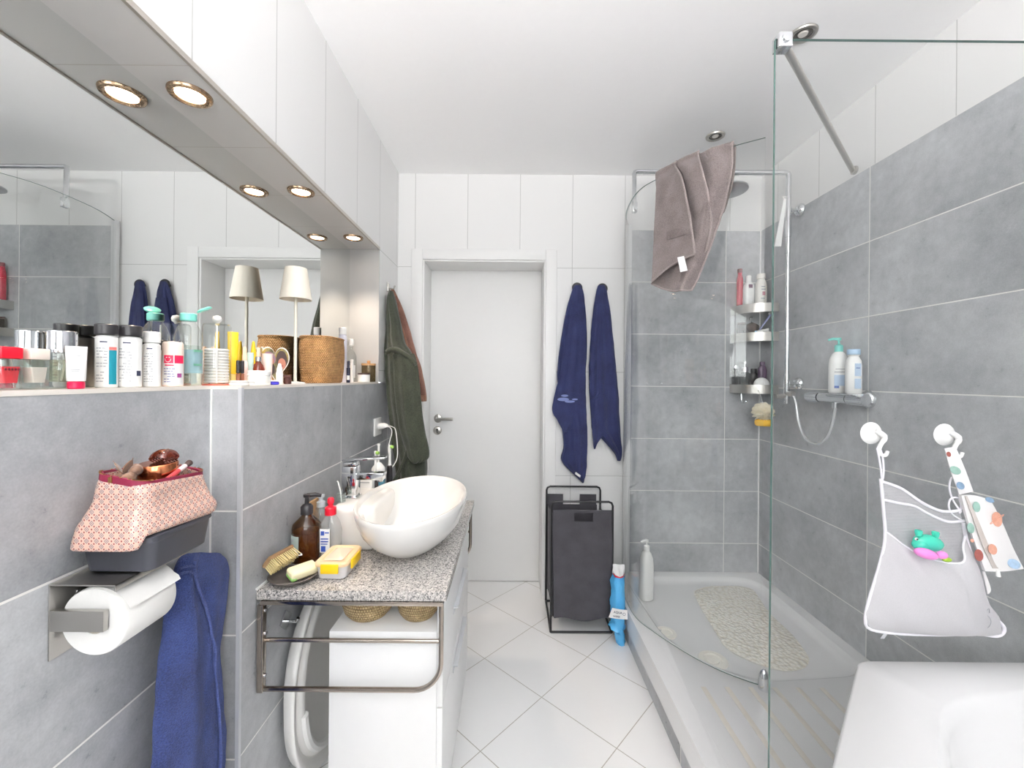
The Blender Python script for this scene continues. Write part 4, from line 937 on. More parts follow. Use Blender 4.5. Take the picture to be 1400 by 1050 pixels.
# what sticks out of the pouch
t = thing('powder_tin', 'round copper powder tin standing in the pouch', 'tin', (-.654, .772, 1.032))
Mt = TR(-.654, .775, 1.044) @ RX(radians(4)) 
mb = MB(); mb.lathe([(0, 0), (.029, 0), (.030, .002), (.030, .046), (0, .046)], M=Mt, seg=36); mb.build('body', m_copper, t)
mb = MB(); mb.lathe([(0, .0465), (.0305, .0465), (.0305, .062), (.029, .064), (0, .064)], M=Mt, seg=36); mb.build('lid', m_copper, t)
t = thing('hair_claw', 'translucent tortoiseshell hair claw on top of the copper tin', 'hair clip', (-.651, .781, 1.1085))
mclaw = glass('tortoiseshell', (.55, .16, .07), 1.8, .35, (120, 44, 24))
hc = V((-.651, .781, 1.1125))
for s in (-1, 1):
    mb = MB(); g = []
    for i in range(9):
        a = pi * i / 8; g.append([hc + V((s * (.003 + .012 * sin(b * pi / 2 / 6 + .2)), -.019 * cos(a) * (1 - .25 * b / 6), .017 * cos(b * pi / 2 / 6) * (.35 + .65 * sin(a)))) for b in range(7)])
    mb.sheet(g, .0028)
    for k in range(5): mb.tube([hc + V((s * .0145, -.012 + .006 * k, .005)), hc + V((s * .015, -.012 + .006 * k, -.001)), hc + V((s * .009, -.012 + .006 * k, -.0035))], [.0018, .0016, .001], 6)
    mb.build('jaw', mclaw, t)
mb = MB(); mb.tube([hc + V((0, -.009, .014)), hc + V((0, .009, .014))], .004, 10); mb.build('spring', m_copper, t)
t = thing('velvet_scrunchie', 'brown satin scrunchie with pointed bow ends bulging from the pouch', 'scrunchie', (-.675, .722, 1.085))
msat = cloth('brown satin', (88, 62, 48), (156, 118, 92), 60, .3, .004, .4, .45)
sc0 = V((-.672, .726, 1.092)); mb = MB(); ring = []
for i in range(41):
    a = 2 * pi * i / 40; ring.append(sc0 + V((.012 * cos(a), .021 * sin(a), .0085 * sin(a + .6) + .003 * sin(5 * a))))
mb.tube(ring, [.0075 + .0022 * sin(7 * i) for i in range(41)], 12); mb.build('band', msat, t)
mb = MB()
for d in (V((-.006, -.010, .020)), V((.008, .006, .022)), V((.006, -.020, .012))):
    s0 = sc0 + V((0, -.004, .006)); g = [[s0 + d * u + d.cross(V((.6, .3, 1))).normalized() * (w * .0085 * sin(pi * (u * .78 + .12)) ) for w in (-1, -.5, 0, .5, 1)] for u in (0, .25, .5, .75, 1, 1.2)]
    mb.sheet(g, .0016)
mb.build('bow', msat, t, sharp=70)
t = thing('makeup_brush', 'red handled makeup brush lying along the zip', 'brush', (-.636, .785, 1.088))
a_, b_ = V((-.616, .745, 1.083)), V((-.622, .795, 1.097)); mb = MB(); mb.tube([a_, a_.lerp(b_, .62)], .0042, 12); mb.build('handle', plain('dusty red', (196, 66, 74), .35), t)
mb = MB(); mb.tube([a_.lerp(b_, .62), a_.lerp(b_, .98)], [.0045, .0045], 12); mb.build('ferrule', plain('pale pink band', (236, 214, 214), .3), t)
mb = MB(); mb.tube([a_.lerp(b_, .98), a_.lerp(b_, 1.25)], [.0044, .006], 12); mb.build('tuft', plain('dark bristle', (70, 54, 52), .8), t)
# blue hand towel on a hook at the corner
t = thing('hand_towel', 'navy hand towel hanging on the near wall beside the paper holder', 'towel', (-.69, .91, .70))
mb = MB()
drape(mb, [(756, 264, 302), (765, 258, 309), (785, 250, 312), (820, 244, 309), (860, 240, 302), (900, 236, 299), (950, 230, 303), (1000, 226, 306), (1060, 222, 305), (1110, 220, 303), (1160, 220, 298)], 'X', -.677, .022, 1.2, .005, 1.0, 44, 72, e=2.2)
mb.wobble(.003, 30, 2); mb.build('cloth', m_navy, t, sharp=80)
mb = MB()
drape(mb, [(757, 258, 273), (766, 246, 270), (790, 239, 268), (823, 231, 279), (873, 223, 292), (917, 217, 296), (980, 212, 302), (1050, 207, 303), (1110, 204, 302), (1165, 203, 298)], 'X', -.664, .020, .9, .007, 2.2, 44, 72, e=2.1)
mb.wobble(.003, 26, 5); mb.build('front_fold', m_navy, t, sharp=80)
mb = MB(); mb.tube([at_x(x, y, -.648 + .0 * y) for x, y in ((266, 768), (267, 790), (279, 823), (291, 873), (295, 917), (300, 980), (302, 1050), (301, 1110))], .0032, 8, smooth=40); mb.wobble(.003, 26, 5); mb.build('hem', cloth('navy hem', (40, 52, 104), (86, 104, 168), 300, .8, .004, .08), t)
mb = MB(); mb.tube([at_x(x, y, -.640) for x, y in ((245, 778), (253, 775), (262, 774), (268, 776))], .0025, 8, smooth=14); mb.tube([at_x(x, y, -.640) for x, y in ((244, 786), (252, 783), (261, 782), (268, 784))], .0025, 8, smooth=14); mb.build('woven_band', m_navy, t)
mb = MB(); h0 = at_x(252, 768, XN); mb.tube([(XN + .001, h0.y, h0.z), (XN + .05, h0.y, h0.z + .002), (XN + .055, h0.y, h0.z + .012)], .006, 10); tag(mb.build('towel_hook', m_chrome), 'chrome hook hidden under the hand towel', 'hook')
# ------------------------------------------------------------------ shower tray, bathtub, glass
TZ = .165
m_acr = plain('white sanitary acrylic', (233, 233, 233), .13, vary=.008)
ty_ = thing('shower_tray', 'large white shower tray with anti-slip strips on a tiled step', 'shower tray', (1.0, 1.6, 0))
out = [(.565, 2.39), (1.427, 2.39), (1.427, 1.052), (.872, 1.052), (.592, .765), (.565, .765)]
def inset(poly, d):
    n = len(poly); o = []
    for i in range(n):
        p0, p1, p2 = V(poly[i - 1]), V(poly[i]), V(poly[(i + 1) % n]); a = (p1 - p0).normalized(); b = (p2 - p1).normalized()
        na, nb = V((a.y, -a.x)), V((b.y, -b.x)); m = (na + nb).normalized(); o.append(p1 + m * (d / max(.3, m.dot(na))))
    return o
mb = MB()
# the tray: rim, sunken basin inside the glass, flat entry zone towards the bath
basin_y = 1.50
def ring(poly, z): return [V((p[0], p[1], z)) for p in poly]
t_ = bmesh.new()
N = 64
def path(poly, n):
    P_ = [V((p[0], p[1])) for p in poly]; L_ = [0]
    for i in range(len(P_)): L_.append(L_[-1] + (P_[(i + 1) % len(P_)] - P_[i]).length)
    return P_, L_
bas = [(.632, 2.335), (1.372, 2.335), (1.372, 1.56), (.93, 1.52), (.76, 1.62), (.66, 1.79)]
def rounded(poly, r, n=8):
    o = []; m = len(poly)
    for i in range(m):
        p0, p1, p2 = V(poly[i - 1]), V(poly[i]), V(poly[(i + 1) % m]); a = (p0 - p1).normalized(); b = (p2 - p1).normalized()
        rr = min(r, (p0 - p1).length * .45, (p2 - p1).length * .45)
        for k in range(n + 1):
            t = k / n; q = (p1 + a * rr) * (1 - t) ** 2 + p1 * 2 * t * (1 - t) + (p1 + b * rr) * t ** 2; o.append((q.x, q.y))
    return o
bas_r = rounded(bas, .12); cxb, cyb = 1.02, 1.95
def sc_(f): return [(cxb + (x - cxb) * f, cyb + (y - cyb) * f) for x, y in bas_r]
from mathutils.geometry import tessellate_polygon
# top surface with a hole: fill between the outer outline and the basin outline
vo = [t_.verts.new((x, y, TZ)) for x, y in out]; vi = [t_.verts.new((x, y, TZ)) for x, y in bas_r]
eo = [t_.edges.new((vo[i], vo[(i + 1) % len(vo)])) for i in range(len(vo))]; ei = [t_.edges.new((vi[i], vi[(i + 1) % len(vi)])) for i in range(len(vi))]
bmesh.ops.triangle_fill(t_, use_beauty=True, use_dissolve=False, edges=eo + ei)
prev = vi
for f, z in ((.985, TZ - .004), (.965, TZ - .016), (.94, TZ - .024), (.88, TZ - .028), (.6, TZ - .030), (.25, TZ - .032)):
    cur = [t_.verts.new((x, y, z)) for x, y in sc_(f)]
    for i in range(len(cur)): j = (i + 1) % len(cur); t_.faces.new((prev[i], prev[j], cur[j], cur[i]))
    prev = cur
t_.faces.new(prev)
lo_ = [t_.verts.new((x, y, .072)) for x, y in out]
for i in range(len(vo)): j = (i + 1) % len(vo); t_.faces.new((vo[i], lo_[i], lo_[j], vo[j]))
mb.merge(t_); mb.build('basin', m_acr, ty_, sharp=35)
mb = MB(); ins = [(.569, 2.388), (1.425, 2.388), (1.425, 1.056), (.874, 1.056), (.594, .769), (.569, .769)]
mb.loft([[V((x, y, z)) for x, y in ins] for z in (.001, .0715)]); mb.build('tiled_step', tile('grey plinth tiles', 1, 1.37, .6, 10, 20, .004, 'gray'), ty_, smooth=False)
mb = MB(); rim = [(.628, 2.34)] + [(.628, 2.34 - k * .08) for k in range(1, 20)]
mb.tube([(x, y, TZ - .003) for x, y in rim], .0035, 8); mb.build('rim_step', m_acr, ty_)
mst = plain('anti-slip strip', (218, 213, 204), .8, bump=.3, bscale=600)
for i, (x, y1) in enumerate(((.70, 1.10), (.785, 1.10), (.87, 1.10), (.955, 1.09), (1.04, 1.09), (1.125, 1.09))):
    mb = MB(); mb.box(x - .009, x + .009, y1, 1.495, TZ, TZ + .0012, .0004); mb.build('grip_strip', mst, ty_)
for p, r in ((at_z(975, 903, TZ - .028), .056), (at_z(910, 866, TZ - .028), .047)):
    mb = MB(); mb.lathe([(0, .004), (r * .42, .004), (r * .45, .001), (r * .6, .0015), (r * .64, .007), (r * .96, .005), (r, 0), (0, -.001)], (p.x, p.y, TZ - .0275), 36); mb.build('drain_cover', plain('cream drain cover', (239, 236, 228), .3), ty_)
# pebble mat
def matmat():
    q = NT('pebble bath mat'); b = q.bsdf(Roughness=.35); v = q.new('ShaderNodeTexVoronoi'); v.inputs['Scale'].default_value = 62; q.link(q.objc(), v.inputs['Vector'])
    q.link(q.ramp(v.outputs['Distance'], [(.1, lin((250, 248, 240))), (.5, lin((244, 240, 230))), (.75, lin((232, 226, 212)))]), b.inputs['Base Color']); q.bump(q.math('SUBTRACT', 1.0, v.outputs['Distance']), .9, .008, b); return q.m
mp = [(1000, 792), (965, 797), (946, 808), (960, 835), (977, 862), (992, 887), (1030, 906), (1073, 919), (1102, 914), (1108, 900), (1085, 868), (1053, 840), (1030, 805)]
mp = [at_z(x, y, TZ - .024) for x, y in mp]; mp = rounded([(p.x, min(p.y, 2.28)) for p in mp], .1, 5)
mb = MB(); mc = V((sum(p[0] for p in mp) / len(mp), sum(p[1] for p in mp) / len(mp)))
mb.loft([[V((mc.x + (x - mc.x) * f, mc.y + (y - mc.y) * f, TZ + z)) for x, y in mp] for f, z in ((.99, -.0275), (1, -.0245), (.97, -.021), (.5, -.0205))])
tag(mb.build('shower_mat', matmat(), sharp=70), 'beige pebbled oblong mat lying in the shower tray', 'mat')
# bathtub
bt = thing('bathtub', 'white acrylic bathtub with a slanted corner next to the shower glass', 'bathtub', (1.05, .2, 0))
tubo = [(.872, 1.040), (1.426, 1.040), (1.426, -.7), (.52, -.7), (.52, .688)]
tubi = [(.948, .925), (1.30, .955), (1.33, .90), (1.33, -.6), (.66, -.6), (.66, .63)]
def resample(poly, n):
    P_ = [V(p) for p in poly]; m = len(P_); Ls = [(P_[(i + 1) % m] - P_[i]).length for i in range(m)]; T = sum(Ls); o = []
    for k in range(n):
        s = T * k / n; i = 0
        while s > Ls[i]: s -= Ls[i]; i += 1
        q = P_[i].lerp(P_[(i + 1) % m], s / Ls[i]); o.append((q.x, q.y))
    return o
BZ = .575
t_ = bmesh.new(); ro = rounded(tubo, .03, 6); ri = rounded(tubi, .13, 10); bx_, by_ = 1.0, .25
def rng(poly, z, f=1, c=(bx_, by_)): return [t_.verts.new((c[0] + (x - c[0]) * f, c[1] + (y - c[1]) * f, z)) for x, y in poly]
def bridge(a, b):
    for i in range(len(a)): j = (i + 1) % len(a); t_.faces.new((a[i], a[j], b[j], b[i]))
oT = rng(ro, BZ, .988); o1 = rng(ro, BZ - .004, .996); o2 = rng(ro, BZ - .014); o3 = rng(ro, BZ - .045, 1.0); o4 = rng(ro, BZ - .047, .985); o5 = rng(ro, .002, .985)
bridge(oT, o1); bridge(o1, o2); bridge(o2, o3); bridge(o3, o4); bridge(o4, o5); t_.faces.new(o5)
i0 = rng(ri, BZ); i1 = rng(ri, BZ - .006, .985); i2 = rng(ri, BZ - .03, .965); i3 = rng(ri, BZ - .25, .90); i4 = rng(ri, BZ - .38, .83); i5 = rng(ri, BZ - .42, .70)
bridge(i0, i1); bridge(i1, i2); bridge(i2, i3); bridge(i3, i4); bridge(i4, i5); t_.faces.new(i5)
ee = [t_.edges.get((a[i], a[(i + 1) % len(a)])) for a in (oT, i0) for i in range(len(a))]
bmesh.ops.triangle_fill(t_, use_beauty=True, use_dissolve=False, edges=ee)
mb = MB(); mb.merge(t_); mb.build('tub', plain('bathtub acrylic', (224, 224, 224), .16, vary=.008), bt, sharp=38)
mb = MB(); mb.lathe([(0, 0), (.03, 0), (.03, .004), (.026, .008), (0, .009)], M=TR(1.31, .15, BZ - .12) @ RY(-pi / 2)); mb.build('overflow_cap', m_chrome, bt)
# glass
m_glass = glass('shower glass', (.99, .995, .992), .85); m_gedge = plain('green glass edge', (96, 128, 122), .15, vary=.1)
GX0, GY, GZ1 = .672, 1.067, 2.148
fp = thing('fixed_shower_glass', 'tall fixed clear glass panel between bathtub and shower', 'glass panel', (1.05, GY + .004, TZ))
mb = MB(); mb.box(GX0, XR - .009, GY, GY + .008, TZ + .001, GZ1); o = mb.build('pane', [m_glass, m_gedge], fp, smooth=False)
for p in o.data.polygons:
    if abs(p.normal.y) < .5: p.material_index = 1
mb = MB(); mb.box(GX0 + .003, GX0 + .038, GY - .010, GY + .022, GZ1 - .026, GZ1 + .012, .003); mb.lathe([(0, 0), (.011, 0), (.011, .006), (0, .007)], M=TR(GX0 + .02, GY - .010, GZ1 - .006) @ RX(pi / 2), seg=20); mb.build('clamp', m_chrome, fp)
mb = MB(); mb.tube([(GX0 + .03, GY + .018, GZ1 + .006), (XR - .012, 1.742, GZ1 + .006)], .0095, 16); mb.lathe([(0, 0), (.017, 0), (.017, .008), (.012, .012), (0, .012)], M=TR(XR - .0005, 1.742, GZ1 + .006) @ RY(-pi / 2), seg=24); mb.build('stabiliser_bar', m_steel, fp)
ARC = catmull([(.668, 2.388, 0), (.605, 2.22, 0), (.583, 2.04, 0), (.592, 1.91, 0), (.635, 1.815, 0), (.69, 1.72, 0), (.75, 1.635, 0), (.82, 1.565, 0), (.912, 1.503, 0)], 81)
cg = thing('curved_shower_glass', 'curved clear glass screen sweeping from the back wall round the shower', 'glass panel', (.70, 1.9, TZ))
mb = MB(); mb.sheet([[p + V((0, 0, z)) for z in (TZ + .001, .8, 1.5, GZ1)] for p in ARC], .006); o = mb.build('pane', [m_glass, m_gedge], cg, sharp=60)
for p in o.data.polygons:
    w_ = p.center + base_of(cg)
    if abs(p.normal.z) > .8 or (V((w_.x, w_.y, 0)) - ARC[-1]).length < .004: p.material_index = 1
mb = MB(); mb.box(.650, .682, 2.366, 2.3905, TZ + .001, GZ1 + .004, .003); mb.build('wall_profile', plain('white profile', (236, 237, 238), .2, vary=.01), cg)
p = ARC[-1]; mb = MB(); mb.lathe([(0, 0), (.019, 0), (.019, .024), (.0185, .026), (.0185, .03), (.017, .045), (.011, .062), (.004, .07), (0, .071)], (p.x + .002, p.y - .016, TZ + .0006), 24); mb.build('floor_hinge', m_chrome, cg)
mb = MB(); mb.tube([q + V((0, 0, TZ + .0045)) for q in ARC[2:-2]], .0028, 6); mb.build('seal', plain('clear seal', (206, 210, 208), .3), cg)

# ------------------------------------------------------------------ shower fittings
RXp, RYp = 1.366, 2.06
sr = thing('shower_rail', 'chrome shower column with a long top bar reaching to the curved glass', 'shower rail', (1.2, RYp, 1.14))
zb = 2.300; r8 = .0105
mb = MB(); mb.tube([(.600, RYp - .008, 2.118), (.600, RYp - .004, zb - .012), (.604, RYp, zb - .003), (.612, RYp, zb), (1.12, RYp, zb)], r8, 14); mb.tube([(1.08, RYp, zb), (1.12, RYp, zb)], .0135, 14)
mb.tube([(1.12, RYp, zb), (RXp - .012, RYp, zb), (RXp - .003, RYp, zb - .003), (RXp, RYp, zb - .012), (RXp, RYp, 1.9)], .0125, 14); mb.build('top_bar', m_chrome, sr)
mb = MB(); mb.box(.5895, .612, RYp - .025, RYp + .004, 2.092, 2.14, .003); mb.build('glass_clip', m_chrome, sr)
mb = MB(); mb.tube([(RXp, RYp, 2.03), (RXp, RYp, 1.24)], .0105, 14); mb.tube([(RXp, RYp, 2.06), (RXp, RYp, 1.98)], .0145, 14); mb.tube([(RXp, RYp, 1.30), (RXp, RYp, 1.155)], .014, 14); mb.build('riser', m_chrome, sr)
for z in (2.115, 1.255):
    mb = MB(); mb.tube([(RXp, RYp, z), (XR - .016, RYp, z)], .009, 12); mb.lathe([(0, 0), (.032, 0), (.032, .006), (.024, .018), (.012, .024), (0, .024)], M=TR(XR - .0065, RYp, z) @ RY(-pi / 2), seg=28); mb.build('wall_bracket', m_chrome, sr)
mb = MB(); mb.tube([(RXp, RYp, 1.195), (RXp - .055, RYp, 1.19)], .011, 12); mb.tube([(RXp, RYp - .008, 1.205), (RXp + .004, RYp - .045, 1.205)], .012, 12); mb.build('slider', m_steel, sr)
rh = thing('rain_shower_head', 'round flat chrome rain shower head under the bar behind the grey towel', 'shower head', (1.05, RYp, 2.19))
mb = MB(); mb.lathe([(0, 2.2), (.09, 2.2), (.1, 2.204), (.1, 2.211), (.09, 2.216), (.03, 2.222), (.02, 2.235), (.0, 2.236)], (1.055, RYp, 0), 44); mb.build('head', metal('satin chrome', (186, 188, 190), .3), rh)
mb = MB(); mb.tube([(1.055, RYp, 2.234), (1.055, RYp, zb - .0106)], .010, 12); mb.build('stem', m_chrome, rh)
sq = thing('squeegee', 'slim white squeegee hanging in front of the shower column', 'squeegee', (1.31, 2.02, 1.92))
a, b = at(1073, 272, 2.0), at(1063, 337, 2.0)
mb = MB(); g = [[a.lerp(b, t) + V((w * (.006 + .010 * t), 0, 0)) for w in (-1, -.5, .5, 1)] for t in [i / 8 for i in range(9)]]; mb.sheet(g, .006); mb.build('blade', m_white, sq)
mb = MB(); mb.tube([a + V((0, 0, -.01)), a + V((.004, .02, .02)), V((RXp - .012, RYp - .011, a.z + .03))], .0022, 6); mb.build('cord', m_white, sq)
# mixer with hose
mx, mz = 1.372, 1.197
mt = thing('shower_mixer', 'chrome thermostatic shower mixer bar on the right tiled wall', 'mixer', (mx, 1.76, mz - .03))
mb = MB(); mb.tube([(mx, 1.69, mz), (mx, 1.84, mz)], .020, 24); mb.box(mx - .045, mx + .04, 1.635, 1.80, mz + .0165, mz + .0225, .003); mb.build('body', m_chrome, mt)
for y0_, y1_ in ((1.605, 1.685), (1.845, 1.915)):
    mb = MB(); mb.tube([(mx, y0_, mz), (mx, y1_, mz)], .0215, 24); 
    for k in range(10): mb.tube([(mx + .0215 * cos(k * pi / 5), y0_ + .004, mz + .0215 * sin(k * pi / 5)), (mx + .0215 * cos(k * pi / 5), y1_ - .004, mz + .0215 * sin(k * pi / 5))], .0022, 6)
    mb.build('knob', m_chrome, mt)
for y in (1.66, 1.83):
    mb = MB(); mb.tube([(mx + .01, y, mz), (XR - .012, y, mz)], .014, 14); mb.lathe([(0, 0), (.036, 0), (.036, .004), (.031, .014), (.02, .03), (0, .03)], M=TR(XR - .0065, y, mz) @ RY(-pi / 2), seg=32); mb.build('wall_flange', m_chrome, mt)
mb = MB(); mb.tube([(mx, 1.76, mz - .018), (mx, 1.76, mz - .042)], .012, 14)
hp_ = [at(x, y, Y) for x, y, Y in ((1151, 560, 1.76), (1150, 575, 1.77), (1140, 597, 1.80), (1121, 607, 1.86), (1104, 600, 1.93), (1091, 578, 1.98), (1085, 552, 2.0))]
hp_ = [V((1.365, q.y, q.z)) for q in hp_]
mb.build('hose_outlet', m_chrome, mt)
mb = MB(); mb.tube([(mx, 1.76, mz - .042)] + [V((mx, q.y, q.z)) for q in hp_] + [(RXp + .004, RYp - .045, 1.193)], .0068, 10, smooth=60); mb.build('hose', plain('silver hose', (216, 218, 220), .25, .5), mt)
def shower_bottle(c, z, label, w, d, h, neck, m, capm, cap, lab=None, group=None, cat='bottle', ang=0, name='shampoo_bottle'):
    t = thing(name, label, cat, (c[0], c[1], z), group); Mz = TR(c[0], c[1], z + .0006) @ RZ(ang)
    mb = MB(); mb.loft([[V((x * a, y * b, q)) for x, y in superell(1, 1, 2.8, 28)] for a, b, q in ((w * .9, d * .9, 0), (w, d, .004), (w, d, h * .7), (w * .92, d * .95, h * .84), (w * .6, d * .75, h * .96), (neck, neck, h))], M=Mz); mb.build('body', m, t)
    if cap == 'pump':
        mb = MB(); mb.lathe([(0, 0), (neck * 1.15, 0), (neck * 1.15, .026), (neck * .6, .03), (.004, .032), (.004, .046), (.009, .048), (.009, .058), (0, .06)], M=Mz @ TR(0, 0, h + .0005), seg=20); mb.tube([Mz @ V((0, 0, h + .054)), Mz @ V((-.022, 0, h + .055)), Mz @ V((-.036, 0, h + .05))], [.006, .0055, .004], 8); mb.build('pump', capm, t)
    else:
        mb = MB(); mb.lathe([(0, 0), (cap[0] - .001, 0), (cap[0], .001), (cap[0], cap[1] - .002), (cap[0] - .002, cap[1]), (0, cap[1])], M=Mz @ TR(0, 0, h + .0005), seg=24); mb.build('cap', capm, t)
    if lab:
        mats = []; mb = MB()
        for x0, x1, z0, z1, mm in lab:
            if mm not in mats: mats.append(mm)
            mb.box(x0, x1, -d - .0012, -d + .004, z0, z1, mi=mats.index(mm), M=Mz)
        mb.build('label', mats, t)
    return t
mblu = plain('pale blue print', (176, 196, 218), .5); mlid = plain('pale blue cap', (178, 206, 232), .35); mmint2 = plain('mint pump', (120, 206, 196), .35)
shz = mz + .0225
shower_bottle((mx, 1.742), shz, 'white shower gel bottle with a mint pump on the mixer shelf', .034, .024, .172, .013, m_white, mmint2, 'pump', [(-.018, .022, .03, .075, mblu), (-.018, .022, .085, .089, m_ink), (-.014, .02, .098, .101, m_ink), (-.018, -.002, .02, .03, plain('deep blue print', (70, 96, 160), .5))], 'bottles on the mixer shelf', ang=radians(-28))
shower_bottle((mx, 1.666), shz, 'white bottle with a pale blue cap on the mixer shelf', .027, .02, .155, .02, m_white, mlid, (.022, .022), [(.0, .02, .02, .06, mblu), (.0, .02, .07, .12, mblu), (.004, .016, .1, .104, plain('deep blue print', (70, 96, 160), .5))], 'bottles on the mixer shelf', ang=radians(-28))
# corner shelves
ckx, cky = XR - .0065, YB - .0065
def qround(r, z, n=14): return [V((ckx, cky, z))] + [V((ckx - r * cos(pi / 2 * i / n) ** .8, cky - r * sin(pi / 2 * i / n) ** .8, z)) for i in range(n + 1)]
def corner_shelf(z, label):
    t = thing('corner_shelf', label, 'shelf', (ckx - .08, cky - .08, z), 'steel corner shelves in the shower')
    mb = MB(); mb.loft([qround(.166, z + .038), qround(.166, z + .042)]); mb.build('plate', m_steel, t)
    mb = MB(); r = .17; n = 24; g = [[V((ckx - r * max(0, cos(pi / 2 * i / n)) ** .8, cky - r * sin(pi / 2 * i / n) ** .8, z + q)) for q in (-.003, .045)] for i in range(n + 1)]; mb.sheet(g, .003); mb.build('front_band', m_steel, t); return t
zs = []
for y, l in ((427, 'topmost steel corner shelf holding red and white bottles'), (466, 'middle steel corner shelf with razors and small things'), (537, 'lowest steel corner shelf with the glass pump and a loofah below')):
    z = at(1010, y, 2.28).z; zs.append(z); corner_shelf(z, l)
zs = [z + .0425 for z in zs]
def onshelf(px, Y, z): q = at(px, 450, Y); return (q.x, Y)
shower_bottle(onshelf(1011, 2.365, 0), zs[0], 'red shampoo bottle at the left end of the top corner shelf', .015, .016, .195, .011, plain('crimson bottle', (190, 22, 58), .25), plain('dark red cap', (120, 16, 40), .3), (.0125, .022), group='bottles on the top corner shelf')
shower_bottle(onshelf(1023, 2.33, 0), zs[0], 'white bottle with a small plum square on the top corner shelf', .027, .024, .135, .013, m_white, m_white, (.0135, .035), [(-.012, .008, .098, .117, plain('plum print', (104, 62, 92), .5))], 'bottles on the top corner shelf')
shower_bottle(onshelf(1040, 2.315, 0), zs[0], 'cream white bottle with a flip cap, right on the top corner shelf', .027, .024, .15, .016, plain('cream bottle', (238, 234, 226), .3), plain('cream bottle', (238, 234, 226), .3), (.0225, .026), [(-.012, .008, .1, .105, m_ink), (-.012, .01, .085, .09, m_ink), (-.006, .008, .055, .075, plain('rose print', (196, 130, 140), .5)), (-.014, .006, .035, .04, m_ink)], 'bottles on the top corner shelf')
z = zs[1]
t = thing('sponge_bag', 'crumpled dark brown net pouch on the middle corner shelf', 'bag', (1.33, 2.30, z)); c = (1.352, 2.325)
mb = MB(); mb.sphere((c[0], c[1], z + .032), .030, 1.1, .9, 1.04, 24); mb.wobble(.010, 45, 3); mb.bm.verts.ensure_lookup_table()
for v in mb.bm.verts: v.co.z = max(v.co.z, z + .001)
mb.build('pouch', cloth('dark brown net', (54, 44, 40), (108, 92, 82), 120, .5), t); mb = MB(); mb.tube([(c[0] - .008, c[1] - .01, z + .05), (c[0] - .03, c[1] - .015, z + .088), (c[0] - .01, c[1] - .01, z + .092)], .002, 6, smooth=14); mb.build('drawstring', m_black, t)
t = thing('shower_cap_box', 'small dark box at the left of the middle corner shelf', 'box', (1.28, 2.34, z)); c = (1.3, 2.35); mb = MB(); mb.box(c[0] - .016, c[0] + .016, 2.336, 2.372, z + .0006, z + .055, .004); mb.build('box', plain('dark box', (66, 60, 62), .4), t); mb = MB(); mb.box(c[0] - .0165, c[0] + .0165, 2.3355, 2.3725, z + .0555, z + .066, .002); mb.build('lid', plain('brown lid', (96, 76, 64), .4), t)
for (x0, y0, x1, y1, col, l) in ((1036, 452, 1054, 433, (168, 172, 214), 'lilac razor leaning on the middle corner shelf'),):
    a, b = at(x0, y0, 2.30), at(x1, y1 - 4, 2.28); a.z = z + .006; t = thing('razor', l, 'razor', a)
    mb = MB(); mb.tube([a, b], [.0045, .006, .005], 10); mb.build('handle', plain('lilac plastic', col, .3), t); mb = MB(); mb.box(-.02, .02, -.004, .004, -.005, .006, .002, M=TR(*b) @ RZ(.5) @ RX(.5)); mb.build('head', m_white, t)
t = thing('toothpaste_tube', 'white tube lying at the right of the middle corner shelf', 'tube', (1.385, 2.24, z)); mb = MB(); a, b = V((1.345, 2.275, z + .008)), V((1.392, 2.248, z + .013)); mb.tube([a, b], [.0065, .012], 14); mb.build('body', m_white, t); mb = MB(); mb.tube([a + (a - b).normalized() * .0005, a + (a - b).normalized() * .012], .007, 12); mb.build('cap', mlid, t)
z = zs[2]
shower_bottle(onshelf(1006, 2.37, 0), z, 'slim dark bottle with a silver band, left on the lowest corner shelf', .0165, .0165, .092, .0155, plain('dark grey bottle', (54, 54, 58), .3), m_silver, (.0165, .018), group='bottles on the lowest corner shelf')
shower_bottle(onshelf(1019, 2.345, 0), z, 'smoky glass pump bottle with a silver pump on the lowest corner shelf', .028, .028, .072, .014, glass('smoky glass', (.6, .63, .64), 1.3, .25, (96, 102, 106)), m_silver, 'pump', None, 'bottles on the lowest corner shelf')
shower_bottle(onshelf(1031, 2.37, 0), z, 'black square bottle at the back of the lowest corner shelf', .024, .02, .07, .014, m_black, m_black, (.016, .022), None, 'bottles on the lowest corner shelf')
shower_bottle((1.402, 2.322), z, 'plum coloured bottle in the corner of the lowest shelf', .022, .018, .11, .012, plain('plum bottle', (104, 84, 108), .3), plain('plum bottle', (104, 84, 108), .3), (.013, .02), None, 'bottles on the lowest corner shelf')
t = thing('soap_dome', 'white domed soap box at the front of the lowest corner shelf', 'soap box', (1.35, 2.26, z)); mb = MB(); mb.sphere((1.365, 2.266, z + .001), .042, 1.0, .62, 1.0, 32)
for v in mb.bm.verts: v.co.z = max(v.co.z, z + .0008)
mb.build('cover', m_white, t)
mb = MB(); q = onshelf(1006, 2.23, 0); mb.tube([(1.285, 2.32, z - .005), (1.285, 2.316, z - .088), (1.288, 2.29, z - .100), (1.290, 2.28, z - .090)], .0026, 8, smooth=20); mb.sphere((1.290, 2.28, z - .090), .007, seg=12); tag(mb.build('shelf_hook', m_chrome), 'little chrome hook hanging under the lowest corner shelf', 'hook')
lf = thing('bath_loofah', 'cream ruffled loofah with a yellow sponge hanging below the corner shelves', 'loofah', (1.36, 2.2, 1.0)); lc = at(1043, 567, 2.185)
mb = MB(); mb.sphere(lc + V((0, 0, .012)), .046, 1, .8, .95, 40); bmesh.ops.subdivide_edges(mb.bm, edges=list(mb.bm.edges), cuts=2, use_grid_fill=True, smooth=.6)
from mathutils import noise as mn2
